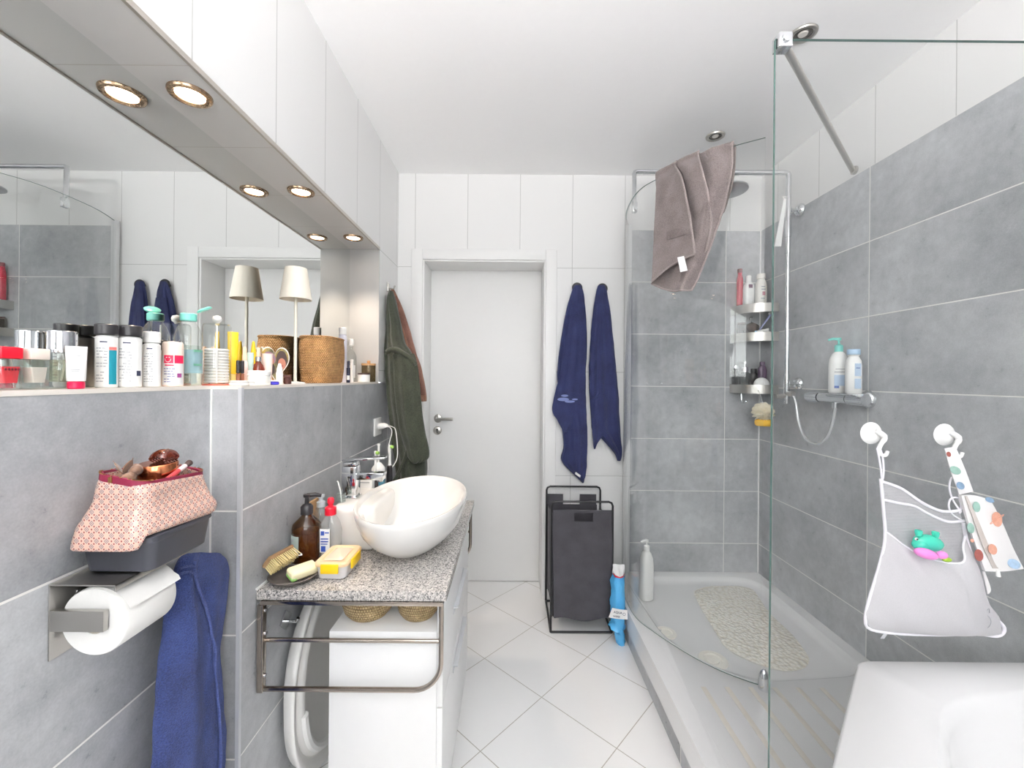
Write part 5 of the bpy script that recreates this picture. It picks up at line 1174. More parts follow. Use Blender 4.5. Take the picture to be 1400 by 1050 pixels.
for v in mb.bm.verts:
    d = (v.co - lc).normalized(); v.co += d * (.012 * sin(14 * math.atan2(d.x, d.z) + 6 * d.y) + .006 * mn2.noise(v.co * 70))
mb.build('ruffle', cloth('cream ruffle', (226, 216, 190), (246, 240, 222), 90, .5), lf)
mb = MB(); mb.lathe([(0, -.024), (.034, -.022), (.042, -.012), (.042, .004), (.034, .012), (0, .013)], lc + V((0, -.004, -.036)), 30, 1, .8); mb.build('sponge', plain('yellow sponge', (240, 192, 74), .8, bump=.6, bscale=180), lf)
mb = MB(); mb.tube([lc + V((0, 0, .055)), lc + V((-.008, .02, .12)), V((lc.x - .006, 2.224, z - .030))], .0014, 6, smooth=14); mb.build('cord', m_white, lf)
# pump bottle in the tray corner
q = at_z(882, 818, TZ - .02)
shower_bottle((.705, 2.14), TZ - .024, 'tall white pump bottle standing in the shower tray corner', .034, .03, .245, .013, m_white, m_white, 'pump', ang=radians(20))
# ------------------------------------------------------------------ robe, towels, hamper, bags
def pxsheet(mb, rows, nu=24, nv=24, thick=.004, folds=None, mi=None):
    """rows: lists of (px, py, distance); cloth interpolated through them. folds(u, v) -> push towards the viewer"""
    A = [catmull([at(*p) for p in r], nu) for r in rows]
    cols = [catmull([r[i] for r in A], nv) for i in range(nu)]
    g = [[cols[i][j].copy() for i in range(nu)] for j in range(nv)]
    if folds:
        for j in range(nv):
            for i in range(nu): g[j][i].y -= folds(i / (nu - 1), j / (nv - 1))
    mb.sheet(g, thick, mi); return g
# black wall knobs with two navy towels
def knob(px, py, label):
    c = at(px, py, YB); t = tag(MB().lathe([(0, 0), (.011, 0), (.011, .022), (.029, .026), (.030, .031), (.026, .036), (0, .037)], (0, 0, 0), 28, M=TR(c.x, YB - .0004, c.z) @ RX(pi / 2)).build('towel_hook', m_black), label, 'hook', 'black wall knobs'); return c
knob(788, 395, 'round black wall knob holding the towel nearer the door'); knob(822, 396, 'round black wall knob holding the towel nearer the shower')
YT = YB - .033
def towel(rows, layers, label, ph):
    t = thing('bath_towel', label, 'towel', (at(rows[0][1], rows[0][0], YT).x, YT, at(rows[-1][1], rows[-1][0], YT).z), 'navy bath towels on the wall knobs')
    mb = MB(); drape(mb, rows, 'Y', YT, .020, 1.7, .006, ph, 60, 72, e=2.2); mb.wobble(.0025, 22, ph); mb.build('cloth', m_navy_far, t, sharp=80)
    for k, (lr, Yl) in enumerate(layers):
        mb = MB(); drape(mb, lr, 'Y', Yl, .008, 1.3, .004, ph + k, 36, 48, e=2.2); mb.wobble(.002, 26, k); mb.build('fold', m_navy_far, t, sharp=80)
    return t
t = towel([(390, 786, 795), (400, 781, 798), (430, 773, 801), (470, 766, 803), (505, 762, 801), (518, 762, 801), (540, 764, 801), (565, 762, 802), (590, 769, 803), (612, 770, 803), (628, 767, 802), (642, 777, 800), (656, 792, 799), (660, 796, 798)],
          [([(412, 783, 797), (450, 776, 801), (500, 768, 800), (545, 757, 800), (562, 755, 800), (575, 762, 792), (588, 769, 779), (591, 771, 774)], YT - .022), ([(552, 780, 800), (575, 783, 802), (592, 786, 803), (612, 785, 803), (640, 788, 802), (654, 794, 800)], YT - .026)], 'navy towel on the wall knob nearer the door, its tip reaching lowest', 1.0)
mb = MB(); mb.prism([at(787, 645, YT - .034), at(794, 650, YT - .034), at(793, 653, YT - .034), at(786, 648, YT - .034)], (0, -.001, 0)); plabel(mb.build('care_label', m_white, t), 'small white care label')
mb = MB()
for x0, y0, a, b in ((770, 546, 8, 2.4), (779, 549, 7, 1.6), (772, 541, 5, 1.6), (786, 546, 4, 1.2)): mb.prism([at(x0 + a * cos(q), y0 + b * sin(q) - .35 * a * cos(q) * 0, YT - .0375) for q in [2 * pi * i / 14 for i in range(14)]], (0, -.001, 0))
plabel(mb.build('pale_stain', plain('pale stain', (128, 140, 190), .9), t), 'pale stain')
towel([(390, 818, 827), (400, 815, 830), (430, 810, 835), (470, 807, 839), (510, 805, 843), (545, 806, 846), (572, 808, 847), (588, 810, 848), (600, 822, 849), (612, 834, 850), (622, 841, 850), (630, 844, 848)],
      [([(405, 815, 823), (440, 812, 824), (480, 808, 823), (520, 806, 822), (538, 806, 821), (545, 808, 812)], YT - .020), ([(525, 812, 832), (555, 808, 830), (580, 809, 829), (595, 810, 824), (606, 811, 817), (614, 812, 814)], YT - .014)], 'navy towel on the wall knob nearer the shower', 2.4)
# dark green robe and brown garment on the left wall
YRb = 2.165
rb = thing('bathrobe', 'dark green fleece robe hanging on the wall hook beside the door', 'robe', (-.56, YRb, .52))
mb = MB(); drape(mb, [(398, 531, 537), (412, 529, 541), (440, 528, 548), (468, 527, 554), (482, 526, 563), (510, 527, 570), (545, 530, 573), (580, 534, 577), (610, 537, 583), (628, 540, 584), (650, 542, 583), (690, 544, 582), (740, 545, 580), (790, 546, 576)], 'Y', YRb, .07, 1.6, .014, .8, 56, 72, e=2.2); mb.wobble(.006, 12, 1); mb.build('body', m_olive, rb, sharp=80)
mb = MB(); drape(mb, [(484, 537, 567), (500, 538, 571), (540, 540, 576), (580, 545, 580), (605, 551, 585), (622, 556, 586), (629, 560, 583), (632, 564, 576)], 'Y', YRb - .075, .030, 1.2, .010, 2.0, 40, 56, e=2.2); mb.wobble(.005, 14, 4); mb.build('sleeve', m_olive, rb, sharp=80)
mb = MB(); mb.tube([at(x, y, YRb - .085) for x, y in ((527, 484), (532, 479), (541, 478), (552, 484), (563, 492), (568, 500))], [.006, .013, .015, .014, .012, .006], 12, smooth=30); mb.wobble(.004, 20, 2); mb.build('hood_roll', m_olive, rb, sharp=80)
mb = MB(); mb.tube([at(x, y, YRb - .086) for x, y in ((562, 600), (556, 620), (548, 640), (538, 658), (528, 672))], .009, 10, smooth=24); mb.wobble(.003, 18, 3); mb.build('belt', m_olive, rb, sharp=80)
br = thing('brown_garment', 'brown fleece garment hanging on the same hook behind the green robe', 'garment', (-.52, YRb + .10, 1.1))
mb = MB(); drape(mb, [(394, 532, 537), (402, 533, 542), (420, 537, 550), (450, 543, 560), (475, 549, 567), (500, 556, 575), (520, 560, 580), (540, 568, 583), (549, 575, 583)], 'Y', YRb + .105, .028, 1.3, .008, .4, 44, 56, e=2.2); mb.wobble(.003, 16, 6); mb.build('cloth', m_brown, br, sharp=80)
mb = MB(); drape(mb, [(405, 538, 543), (430, 545, 553), (460, 554, 562), (490, 561, 571), (515, 568, 577), (540, 575, 582)], 'Y', YRb + .075, .010, 1.0, .003, 0, 30, 40); mb.build('edge_fold', cloth('brown fleece edge', (96, 64, 54), (146, 104, 88), 200, .6, .003), br, sharp=80)
c = at(532, 394, YRb + .04); hk = thing('robe_hook', 'small steel robe hook on the white wall tiles', 'hook', (XL, YRb + .04, c.z - .02))
mb = MB(); mb.box(XL + .0004, XL + .006, YRb + .02, YRb + .06, c.z - .02, c.z + .025, .002); mb.build('plate', m_steel, hk)
mb = MB(); mb.tube([(XL + .006, YRb + .04, c.z), (XL + .03, YRb + .04, c.z - .004), (XL + .036, YRb + .04, c.z + .014)], .005, 10); mb.build('peg', m_steel, hk)
# grey towel over the curved glass
def arcp(s):
    k = s * (len(ARC) - 1); i = min(int(k), len(ARC) - 2); return ARC[i].lerp(ARC[i + 1], k - i)
def s_at(px):
    return min((i / 400 for i in range(401)), key=lambda s: abs(CX + F * arcp(s).x / arcp(s).y + 2.5 - px) + (9 if arcp(s).y > 2.0 else 0))
sA, sB = s_at(901), s_at(1003)
gt = thing('grey_towel', 'grey brown towel slung over the top of the curved shower glass', 'towel', (.72, 1.66, 1.72))
m_hem = cloth('grey hem', (128, 116, 114), (182, 170, 166), 300, .8, .004, .1)
def flap(name, rows, u0, u1, out_, fold, top_push, nu=40, nv=40, thick=.007, mat=None):
    """rows after the first are (left px, left py, right px, right py, distance left, distance right, sag)"""
    topc = []
    for i in range(nu):
        u = u0 + (u1 - u0) * i / (nu - 1); p = arcp(sA + (sB - sA) * u).copy(); p.z = GZ1 + .0085 + top_push; topc.append(p)
    R_ = [topc]
    nrm = V((-.62, -.78, 0)) * (1 if out_ else -1)
    for dn, dz in ((.010, .002), (.020, -.006), (.023, -.024)):
        R_.append([p + nrm * (dn + top_push) + V((0, 0, dz)) for p in topc])
    for lx, ly, rx, ry, dl, dr, sag in rows:
        r = []
        for i in range(nu):
            u = i / (nu - 1); x = lx + (rx - lx) * u; y = ly + (ry - ly) * u + sag * sin(pi * u); d = dl + (dr - dl) * u - (.04 * sin(pi * (u0 + (u1 - u0) * u)) if out_ else 0); r.append(at(x, y, d))
        R_.append(r)
    cols = [catmull([r[i] for r in R_], nv) for i in range(nu)]
    g = [[cols[i][j].copy() for i in range(nu)] for j in range(nv)]
    for j in range(nv):
        v = j / (nv - 1)
        for i in range(nu):
            u = i / (nu - 1); g[j][i] += nrm * (fold(u, v) * min(1, max(0, v - .08) * 4)) 
    mb = MB(); mb.sheet(g, thick); mb.wobble(.0015, 40, 2); o = mb.build(name, mat or m_taupe, gt, sharp=80)
    mb = MB(); off = nrm * (thick * .3); mb.tube([g[-1][i] + off for i in range(nu)], .0042, 8); mb.tube([g[j][-1] + off for j in range(4, nv)], .0042, 8); mb.wobble(.0015, 40, 2); mb.build('hem', m_hem, gt); return o
flap('back_fall', [(900, 275, 999, 235, 1.785, 1.525, 0), (899, 310, 987, 288, 1.775, 1.535, 2), (897, 348, 970, 338, 1.765, 1.55, 5), (895, 378, 956, 374, 1.755, 1.565, 6), (893, 389, 945, 396, 1.75, 1.58, 5)], 0, 1, True, lambda u, v: .010 * sin(9 * u + 1.5 * v) + .006 * sin(17 * u + 1), .0)
flap('front_fall', [(898, 262, 933, 246, 1.76, 1.645, 0), (896, 300, 942, 290, 1.74, 1.625, 0), (894, 340, 948, 328, 1.725, 1.61, 1), (893, 364, 950, 343, 1.705, 1.595, 5), (892, 385, 951, 348, 1.69, 1.585, -6)], 0, .30, True, lambda u, v: .004 * sin(6 * u + 1), .0085, 28, 36)
flap('middle_fall', [(935, 240, 958, 228, 1.672, 1.60, 0), (945, 285, 968, 268, 1.655, 1.585, 0), (953, 330, 972, 305, 1.645, 1.58, 0), (957, 352, 966, 340, 1.64, 1.58, 0)], .32, .60, True, lambda u, v: .005 * sin(5 * u), .0085, 20, 30)
flap('inner_fall', [(955, 226, 1004, 222, 1.66, 1.585, 0), (962, 252, 1000, 252, 1.665, 1.60, 0), (970, 278, 993, 276, 1.67, 1.62, 0), (974, 292, 989, 289, 1.67, 1.63, 3)], .5, 1, False, lambda u, v: .004 * sin(8 * u), .0, 24, 26)
mb = MB(); g0 = [at(x, y, 1.69) for x, y in ((913, 318), (941, 309), (943, 321), (915, 330))]
for k in range(15):
    a, b = at(911.5 + k * 2.05, 317 - k * .62, 1.676 - .0056 * k), at(912.3 + k * 2.05, 328 - k * .62, 1.671 - .0056 * k); mb.tube([a, b], .0022, 6)
mb.build('ribbed_band', m_taupe, gt)
mb = MB(); mb.prism([at(926, 352, 1.55), at(935, 350, 1.55), at(940, 370, 1.555), at(930, 372, 1.555)], (0, -.0012, 0)); plabel(mb.build('care_label', m_white, gt), 'white care label')
# laundry hamper
m_hcl = cloth('charcoal hamper cloth', (48, 47, 52), (72, 71, 77), 500, .25, .001, .1, .85)
hx0, hx1, hy0, hy1, hz = .207, .512, 2.072, 2.362, .657
hm = thing('laundry_hamper', 'charcoal fabric laundry hamper on a thin black wire frame', 'hamper', ((hx0 + hx1) / 2, (hy0 + hy1) / 2, 0)); w_ = .0055
mb = MB()
for y in (hy0, hy1):
    r = .02; pts = [(hx0, y, .006), (hx0, y, hz - r), (hx0 + r * .3, y, hz - r * .3), (hx0 + r, y, hz), (hx1 - r, y, hz), (hx1 - r * .3, y, hz - r * .3), (hx1, y, hz - r), (hx1, y, .006)]
    mb.tube(pts, w_, 10)
    mb.tube([(hx0, y, .0065), (hx1, y, .0065)], w_, 8)
for x in (hx0, hx1): mb.tube([(x, hy0, .0065), (x, hy1, .0065)], w_, 8)
mb.build('frame', plain('black wire', (30, 30, 33), .4), hm)
def panel(y, name, z0):
    zt_, zc0, zc1 = hz - .042, hz - .10, hz - .055; sx = (hx1 - hx0); xa, xb = hx0 + sx * .37, hx0 + sx * .68; P_ = []
    mb = MB(); n = 26
    def sh(x0, x1, z1, z0_, nx, nz):
        g = []
        for j in range(nz + 1):
            z = z1 + (z0_ - z1) * j / nz; row = []
            for i in range(nx + 1):
                x = x0 + (x1 - x0) * i / nx; u = (x - hx0) / sx; v = (zt_ - z) / (zt_ - z0)
                row.append(V((x + (.012 * (v) if name == 'front_panel' and u < .1 else 0), y - .012 * sin(pi * u) * v * (1 if y < 2.2 else -.3) - .004 * sin(7 * u + 3 * v) * min(1, v * 3), z + (.006 * sin(9 * u) if j == nz and z0_ == z0 else 0))))
            g.append(row)
        mb.sheet(g, .004)
    if name == 'front_panel':
        sh(hx0 + .004, hx1 - .004, zt_, zc1, 24, 2); sh(hx0 + .004, xa, zc1, zc0, 10, 3); sh(xb, hx1 - .004, zc1, zc0, 10, 3); sh(hx0 + .004, hx1 - .004, zc0, z0, 24, 24)
    else:
        sh(hx0 + .004, xa - .02, zt_, zc0, 10, 3); sh(xb - .02, hx1 - .004 - .02, zt_, zc0, 10, 3); sh(hx0 + .004, hx1 - .02, zc0, z0, 24, 24)
    return mb.build(name, m_hcl, hm, sharp=70)
panel(hy0 + .001, 'front_panel', .075); panel(hy1 - .004, 'back_panel', .075)
mb = MB()
for x, s in ((hx0 + .006, 1), (hx1 - .006, -1)):
    g = [[V((x + s * .02 * sin(pi * u) * (.4 + .6 * v) + .003 * sin(14 * u), hy0 + .006 + (hy1 - hy0 - .014) * u, hz - .10 + (.078 - hz + .10) * v)) for u in [i / 14 for i in range(15)]] for v in [j / 14 for j in range(15)]]
    mb.sheet(g, .004)
mb.box(hx0 + .012, hx1 - .012, hy0 + .01, hy1 - .012, .076, .082); mb.build('bag', m_hcl, hm, sharp=70)
# blue printed plastic bag between hamper and tray
bb = thing('wipes_packet', 'crumpled blue plastic packet between the hamper and the shower tray', 'packet', (.53, 2.0, 0))
mblue = plain('sky blue film', (84, 172, 226), .25, vary=.14, scale=16, bump=.4, bscale=60)
def blobring(cx, cy, z, a, b, seed, n=28, k=.12): return [V((cx + a * cos(2 * pi * i / n) * (1 + k * sin(5 * 2 * pi * i / n + seed)), cy + b * sin(2 * pi * i / n) * (1 + k * cos(4 * 2 * pi * i / n + seed)), z)) for i in range(n)]
mb = MB(); L_ = [(.536, 1.99, .001, .016, .018), (.534, 1.992, .012, .021, .022), (.531, 1.996, .045, .019, .022), (.527, 1.998, .062, .022, .026), (.519, 2.0, .074, .036, .036), (.520, 2.002, .088, .037, .036), (.525, 2.004, .10, .031, .034), (.526, 2.01, .14, .031, .035), (.524, 2.014, .185, .034, .036), (.527, 2.018, .24, .030, .034), (.528, 2.02, .285, .032, .034), (.531, 2.022, .315, .026, .03)]
mb.loft([blobring(x, y, z, a, b, i * 1.9, 28, .2) for i, (x, y, z, a, b) in enumerate(L_)]); mb.wobble(.006, 34, 1); mb.wobble(.003, 90, 4)
for v in mb.bm.verts: v.co.z = max(v.co.z, .0006); v.co.x = min(v.co.x, .560)
mb.build('body', mblue, bb, sharp=50)
mb = MB(); mb.loft([blobring(.531, 2.022, .3165, .0265, .03, 7), blobring(.532, 2.023, .322, .0265, .03, 7)]); mb.wobble(.003, 60, 2); 
for v in mb.bm.verts: v.co.x = min(v.co.x, .560)
mb.build('red_stripe', plain('red print', (214, 62, 84), .4), bb)
mb = MB(); mb.loft([blobring(.532, 2.023, .3235, .0255, .03, 7, 28, .2), blobring(.532, 2.024, .338, .028, .024, 8, 28, .25), blobring(.533, 2.026, .352, .027, .012, 9, 28, .3), blobring(.534, 2.026, .366, .025, .004, 9.5, 28, .3)]); mb.wobble(.004, 60, 3)
for v in mb.bm.verts: v.co.x = min(v.co.x, .560); v.co.z = max(v.co.z, .3230)
mb.build('clear_neck', plain('clear white film', (226, 226, 226), .3), bb)
lf_ = lambda x, y: at(x, y, 1.957)
mb = MB(); g = [[lf_(832 + (858 - 832) * i / 6 + (1 - j / 4) * 5 * (1 - i / 6), 831 + 13 * j / 4 + 3 * i / 6) + V((0, -.004 * sin(pi * i / 6), 0)) for i in range(7)] for j in range(5)]; mb.sheet(g, .0012); lb = mb.build('label', m_white, bb)
def textmesh(txt, size):
    cu = bpy.data.curves.new('lettering', 'FONT'); cu.body = txt; cu.size = size; cu.extrude = .0004; cu.align_x = 'LEFT'; o = bpy.data.objects.new('lettering', cu); C.objects.link(o)
    me = bpy.data.meshes.new_from_object(o.evaluated_get(bpy.context.evaluated_depsgraph_get())); bpy.data.objects.remove(o); bpy.data.curves.remove(cu); return me
mb = MB()
for k, (tx_, x, y, sz) in enumerate((('AQUA', 838.5, 837, .014), ('WIPES', 837.5, 842.5, .012))):
    me = textmesh(tx_, sz); b = lf_(x, y); t_ = bmesh.new(); t_.from_mesh(me); bpy.data.meshes.remove(me); mb.merge(t_, TR(b.x, b.y - .0062, b.z) @ RY(radians(7)) @ RX(pi / 2))
lt = mb.build('lettering', m_navyink, bb, smooth=False)
mb = MB(); c = lf_(853, 839) + V((0, -.005, 0)); mb.tube([c + V((.006 * cos(q), 0, .006 * sin(q))) for q in [2 * pi * i / 16 for i in range(17)]], .0007, 6); mb.build('round_mark', m_navyink, bb)

# ------------------------------------------------------------------ suction hooks, toy net and wet bag on the fixed glass
def sucker(px, py, lab):
    c = at(px, py, GY); t = thing('suction_hook', lab, 'hook', (c.x, GY - .012, c.z - .05), 'white suction hooks on the fixed glass')
    mb = MB(); mb.lathe([(0, .0006), (.027, .0006), (.028, .002), (.024, .006), (.012, .012), (0, .013)], M=TR(c.x, GY, c.z) @ RX(pi / 2), seg=36); mb.build('cup', m_white, t)
    mb = MB(); q = V((c.x, GY - .016, c.z)); mb.tube([q + V((.0, .002, .008)), q + V((.016, -.001, -.002)), q + V((.020, -.002, -.012)), q + V((.008, -.004, -.028)), q + V((.003, -.006, -.040)), q + V((.008, -.008, -.052)), q + V((.018, -.008, -.052)), q + V((.023, -.008, -.042))], [.006, .007, .006, .005, .0048, .0045, .0042, .004], 10, smooth=40); mb.build('hook', m_white, t)
    return c
sucker(1190, 592, 'white suction hook carrying the mesh toy bag strap'); sucker(1290, 594, 'white suction hook carrying the planet print bag')
YN = GY - .040
def netmat():
    q = NT('white mesh net'); s = q.new('ShaderNodeSeparateXYZ'); q.link(q.objc(), s.inputs[0])
    a = q.math('MULTIPLY', q.math('ADD', s.outputs[0], q.math('MULTIPLY', s.outputs[2], .5)), 420.0); b = q.math('MULTIPLY', s.outputs[2], 420.0)
    def ln(x): return q.math('LESS_THAN', q.math('ABSOLUTE', q.math('SUBTRACT', q.math('FRACT', x), .5)), .06)
    m = q.math('MAXIMUM', ln(a), ln(b)); tr = q.new('ShaderNodeBsdfTransparent'); d = q.new('ShaderNodeBsdfPrincipled'); d.inputs['Base Color'].default_value = lin((236, 234, 238)); d.inputs['Roughness'].default_value = .8
    mx = q.new('ShaderNodeMixShader'); q.link(m, mx.inputs[0]); q.link(tr.outputs[0], mx.inputs[1]); q.link(d.outputs[0], mx.inputs[2]); q.link(mx.outputs[0], q.out.inputs[0]); return q.m
def thinmat():
    q = NT('sheer white fabric'); tr = q.new('ShaderNodeBsdfTransparent'); d = q.new('ShaderNodeBsdfPrincipled'); d.inputs['Base Color'].default_value = lin((234, 233, 235)); d.inputs['Roughness'].default_value = .8
    tl = q.new('ShaderNodeBsdfTranslucent'); tl.inputs[0].default_value = lin((250, 248, 250)); n = q.noise(500, 2, q.objc())
    m1 = q.new('ShaderNodeMixShader'); m1.inputs[0].default_value = .35; q.link(d.outputs[0], m1.inputs[1]); q.link(tl.outputs[0], m1.inputs[2])
    mx = q.new('ShaderNodeMixShader'); q.link(q.math('MULTIPLY_ADD', n.outputs['Fac'], .1, .58), mx.inputs[0]); q.link(tr.outputs[0], mx.inputs[1]); q.link(m1.outputs[0], mx.inputs[2]); q.link(mx.outputs[0], q.out.inputs[0]); return q.m
m_net, m_thin, m_bind = netmat(), thinmat(), plain('white binding', (234, 232, 238), .7, vary=.02)
tb2 = thing('hanging_toy_bag', 'white mesh and fabric bath toy bag hanging on the glass by suction hooks', 'bag', (1.12, YN, .60))
# net back
mb = MB(); pxsheet(mb, [[(1204, 657, YN), (1232, 668, YN), (1262, 688, YN), (1288, 699, YN), (1312, 699, YN)], [(1207, 690, YN), (1240, 695, YN), (1268, 710, YN), (1292, 720, YN), (1316, 716, YN)], [(1209, 730, YN), (1240, 740, YN), (1265, 760, YN), (1292, 770, YN), (1318, 745, YN)], [(1200, 790, YN), (1230, 790, YN), (1265, 800, YN), (1300, 800, YN), (1335, 790, YN)], [(1188, 850, YN), (1230, 858, YN), (1275, 860, YN), (1320, 860, YN), (1362, 858, YN)]], 40, 40, .0012); mb.build('net_back', m_net, tb2, sharp=80)
# sheer front pocket
def fr(u, v): return .046 * sin(pi * min(1, max(0, u))) ** .8 * sin(pi * (.12 + .86 * v)) + .003 * sin(22 * (u - .7 * v)) * (1 - v) * (u < .6) + .003 * sin(16 * u * (1 - .6 * v) + 3)
fr_rows = [[(1212, 727, YN - .006), (1232, 744, YN - .006), (1255, 757, YN - .006), (1285, 766, YN - .006), (1306, 764, YN - .006), (1312, 748, YN - .006), (1319, 733, YN - .006)],
           [(1204, 765, YN - .004), (1230, 775, YN - .004), (1258, 785, YN - .004), (1285, 790, YN - .004), (1305, 788, YN - .004), (1322, 780, YN - .004), (1334, 768, YN - .004)],
           [(1190, 815, YN - .004), (1220, 820, YN - .004), (1255, 826, YN - .004), (1285, 828, YN - .004), (1310, 828, YN - .004), (1330, 824, YN - .004), (1346, 818, YN - .004)],
           [(1183, 842, YN - .004), (1216, 850, YN - .004), (1255, 855, YN - .004), (1290, 856, YN - .004), (1320, 856, YN - .004), (1345, 852, YN - .004), (1368, 846, YN - .004)],
           [(1190, 860, YN - .003), (1216, 864, YN - .003), (1255, 866, YN - .003), (1290, 866, YN - .003), (1320, 866, YN - .003), (1348, 868, YN - .003), (1370, 866, YN - .003)]]
mb = MB(); G_ = pxsheet(mb, fr_rows, 60, 44, .0012, fr); mb.build('front_pocket', m_thin, tb2, sharp=80)
def band(pts, r, name='binding'):
    mb = MB(); mb.tube(pts, r, 8, smooth=60); return mb.build(name, m_bind, tb2)
band([at(x, y, YN - .002) for x, y in ((1205, 658), (1232, 668), (1262, 688), (1288, 699), (1312, 698))], .0036)
band([at(x, y, YN - .002) for x, y in ((1206, 683), (1230, 688), (1250, 692), (1270, 703), (1295, 713), (1318, 712))], .0032)
band([at(x, y, YN - .003) for x, y in ((1204, 655), (1208, 700), (1210, 735), (1203, 770), (1188, 820), (1183, 845), (1189, 860), (1225, 866), (1280, 868), (1335, 867), (1360, 870), (1371, 866), (1372, 856), (1356, 838), (1345, 812), (1334, 775), (1322, 740), (1317, 715))], .0036)
band([G_[0][i] for i in range(0, 60, 4)] + [G_[0][-1]], .0022)
band([at(x, y, GY - .026) for x, y in ((1199, 613), (1201, 622), (1204, 640), (1206, 656), (1208, 645), (1207, 628), (1203, 613), (1199, 613))], .0022, 'strap')
band([at(x, y, YN - .002) for x, y in ((1314, 700), (1303, 684), (1298, 668), (1300, 655), (1305, 653), (1309, 668), (1315, 690))], .002, 'strap')
band([at(x, y, YN - .004) for x, y in ((1316, 712), (1302, 703), (1297, 692), (1300, 682), (1310, 681), (1314, 692), (1312, 702))], .002, 'strap')
mb = MB(); a, b = at(1211, 866, YN - .003), at(1206, 873, YN - .006); g = [[a.lerp(b, t) + V((w * .005, 0, 0)) for w in (-1, 0, 1)] for t in (0, .33, .66, 1)]; mb.sheet(g, .001); mb.build('care_label', m_ink, tb2)
# faint rabbit sketch printed in the corner
mb = MB()
def sk_(pts): mb.tube([at(x, y, YN - .026) for x, y in pts], .0006, 5, smooth=20)
sk_([(1344, 838), (1339, 828), (1337, 823), (1341, 824), (1346, 835)]); sk_([(1337, 846), (1343, 840), (1351, 842), (1355, 850), (1351, 858), (1341, 858), (1337, 850)]); sk_([(1348, 836), (1352, 832), (1353, 838)]); sk_([(1341, 849), (1344, 852), (1348, 850)])
plabel(mb.build('rabbit_sketch', m_ink, tb2), 'faint grey rabbit sketch')
# toys in the bag
YTy = YN - .020
ht = thing('hippo_toy', 'teal squeaky hippo bath toy peeping out of the toy bag', 'bath toy', at(1268, 775, YTy)); mteal = plain('teal rubber', (64, 192, 166), .25, vary=.02)
c = at(1269, 742, YTy); mb = MB(); mb.sphere(c, .032, 1.1, .55, .60, 28, M=RY(radians(9))); mb.sphere(c + V((-.022, -.003, -.004)), .017, 1, .9, .8, 20); mb.build('body', mteal, ht, sharp=80)
for x, y in ((1256, 729), (1279, 731)):
    e_ = at(x, y, YTy - .004); mb = MB(); mb.lathe([(0, .0), (.006, .0), (.0075, .009), (.007, .013), (.004, .0135), (.0035, .011), (0, .011)], e_ + V((0, 0, -.006)), 18); mb.build('ear', mteal, ht)
e_ = at(1253, 737, YTy - .0155); mb = MB(); mb.sphere(e_, .0042, 1, .5, .8, 16); ey = mb.build('eye', m_white, ht); mb = MB(); mb.sphere(e_ + V((0, -.0022, 0)), .0022, 1, .5, .9, 12); mb.build('pupil', m_black, ey)
pk = thing('pink_toy', 'pink rubber bath toy with a green tail in the toy bag', 'bath toy', at(1270, 790, YTy - .03)); c = at(1266, 757, YTy - .026); mb = MB(); mb.sphere(c, .026, 1.05, .55, .46, 28, M=RY(radians(14))); mb.sphere(c + V((.038, .0, -.003)), .0115, 1, .8, .8, 18); mb.build('body', plain('pink rubber', (238, 142, 214), .35, vary=.02), pk, sharp=80); mb = MB(); mb.sphere(c + V((.045, -.004, -.012)), .009, 1.2, .7, .6, 16); mb.build('tail', plain('leaf green rubber', (142, 176, 50), .4), pk)
# wet bag with planets, hanging by its strap loop
YW = GY - .052
wb = thing('wet_bag', 'white zipped wet bag printed with planets hanging askew from a suction hook', 'bag', at(1345, 779, YW)); m_wet = plain('white waterproof fabric', (236, 234, 233), .45, vary=.012)
mb = MB(); pxsheet(mb, [[(1291, 613, YW + .012), (1298, 612, YW + .010), (1306, 612, YW + .012)], [(1299, 642, YW), (1308, 640, YW - .004), (1318, 640, YW)], [(1311, 676, YW), (1320, 674, YW - .004), (1330, 672, YW)]], 12, 20, .003); mb.build('strap', m_wet, wb, sharp=70)
mb = MB(); pxsheet(mb, [[(1312, 677, YW), (1330, 677, YW), (1352, 683, YW)], [(1322, 712, YW), (1344, 712, YW - .008), (1368, 715, YW)], [(1334, 748, YW), (1358, 750, YW - .010), (1383, 750, YW)], [(1345, 780, YW), (1370, 780, YW - .003), (1397, 777, YW)]], 24, 30, .008); mb.build('pouch', m_wet, wb, sharp=70)
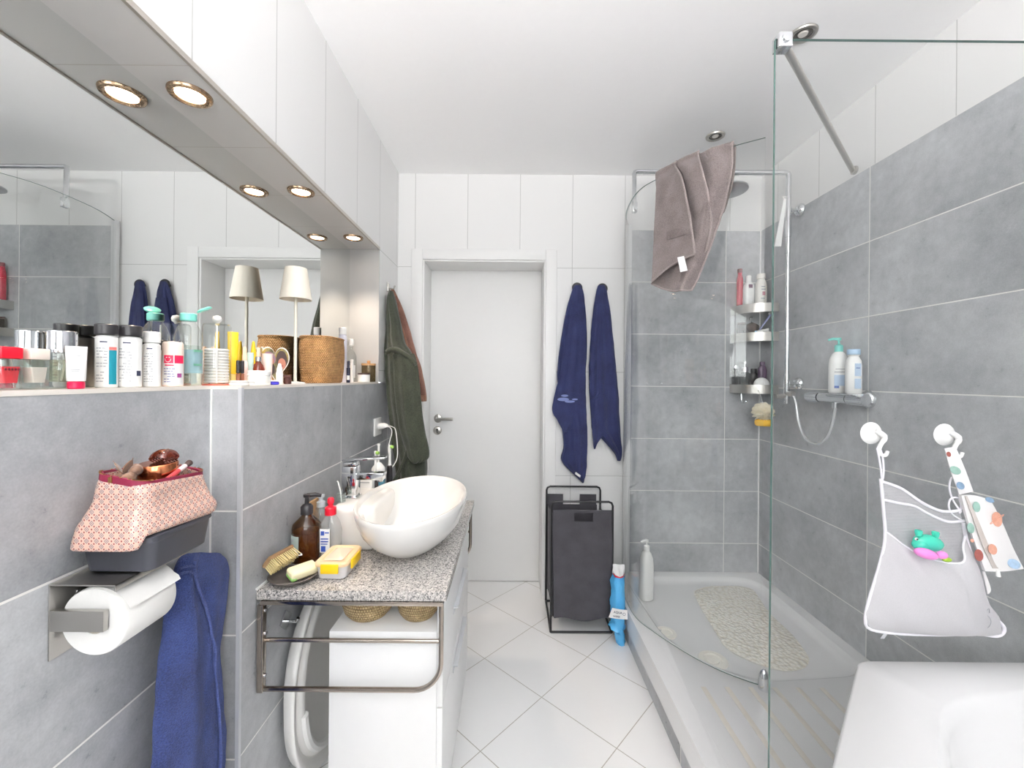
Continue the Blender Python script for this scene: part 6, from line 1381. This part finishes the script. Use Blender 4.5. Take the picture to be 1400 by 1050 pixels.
mb = MB(); pxsheet(mb, [[(1319, 678, YW - .006), (1322, 678, YW - .006)], [(1331, 711, YW - .010), (1337, 711, YW - .010)], [(1343, 745, YW - .012), (1351, 745, YW - .012)], [(1357, 777, YW - .007), (1365, 777, YW - .007)]], 6, 24, .0016); mb.build('zip_tape', plain('grey beige zip tape', (196, 188, 182), .6), wb)
mb = MB(); a, b = at(1364, 779, YW - .008), at(1365, 788, YW - .008); mb.tube([a, b], [.0035, .0045], 10); mb.build('zip_pull', m_white, wb)
mb = MB(); pxsheet(mb, [[(1343, 781, YW + .006), (1346, 781, YW + .006)], [(1349, 806, YW + .008), (1354, 804, YW + .008)], [(1350, 812, YW + .008), (1352, 811, YW + .008)]], 6, 10, .002); mb.build('strap_end', m_wet, wb)
pm = [plain('sage print', (150, 184, 172), .5, vary=.25, scale=120), plain('slate blue print', (126, 152, 178), .5, vary=.25, scale=120), plain('terracotta print', (214, 158, 136), .5, vary=.25, scale=120), plain('rust print', (150, 84, 76), .5, vary=.35, scale=160), plain('ice blue print', (170, 196, 220), .5, vary=.3, scale=160)]
def planet(x, y, rx, ry, mi, dy, ringed=False):
    mb = MB(); mb.prism([at(x + rx * cos(q), y + ry * sin(q) + .25 * rx * cos(q), YW - dy) for q in [2 * pi * i / 22 for i in range(22)]], (0, -.0006, 0))
    if ringed: mb.tube([at(x + rx * 1.35 * cos(q), y - rx * .9 * cos(q) + 1.5 * sin(q), YW - dy - .001) for q in [2 * pi * i / 24 for i in range(25)]], .0007, 5)
    mb.build('printed_planet', pm[mi], wb)
for a in ((1306, 643, 7.5, 5.5, 0, .0065), (1313, 664, 5.5, 5, 1, .0065), (1297, 621, 3, 3.5, 3, .0015), (1335, 693, 5, 7, 0, .0105), (1353, 683.5, 6, 3.5, 1, .0065), (1363, 710, 7, 10, 2, .0105, True), (1327, 722, 5, 7, 0, .0095), (1338, 759, 6, 8, 3, .0125), (1357, 751, 6, 7, 2, .0155), (1386, 771, 9, 6.5, 4, .0085), (1329, 739, 2.5, 2.5, 2, .0105)): planet(*a)
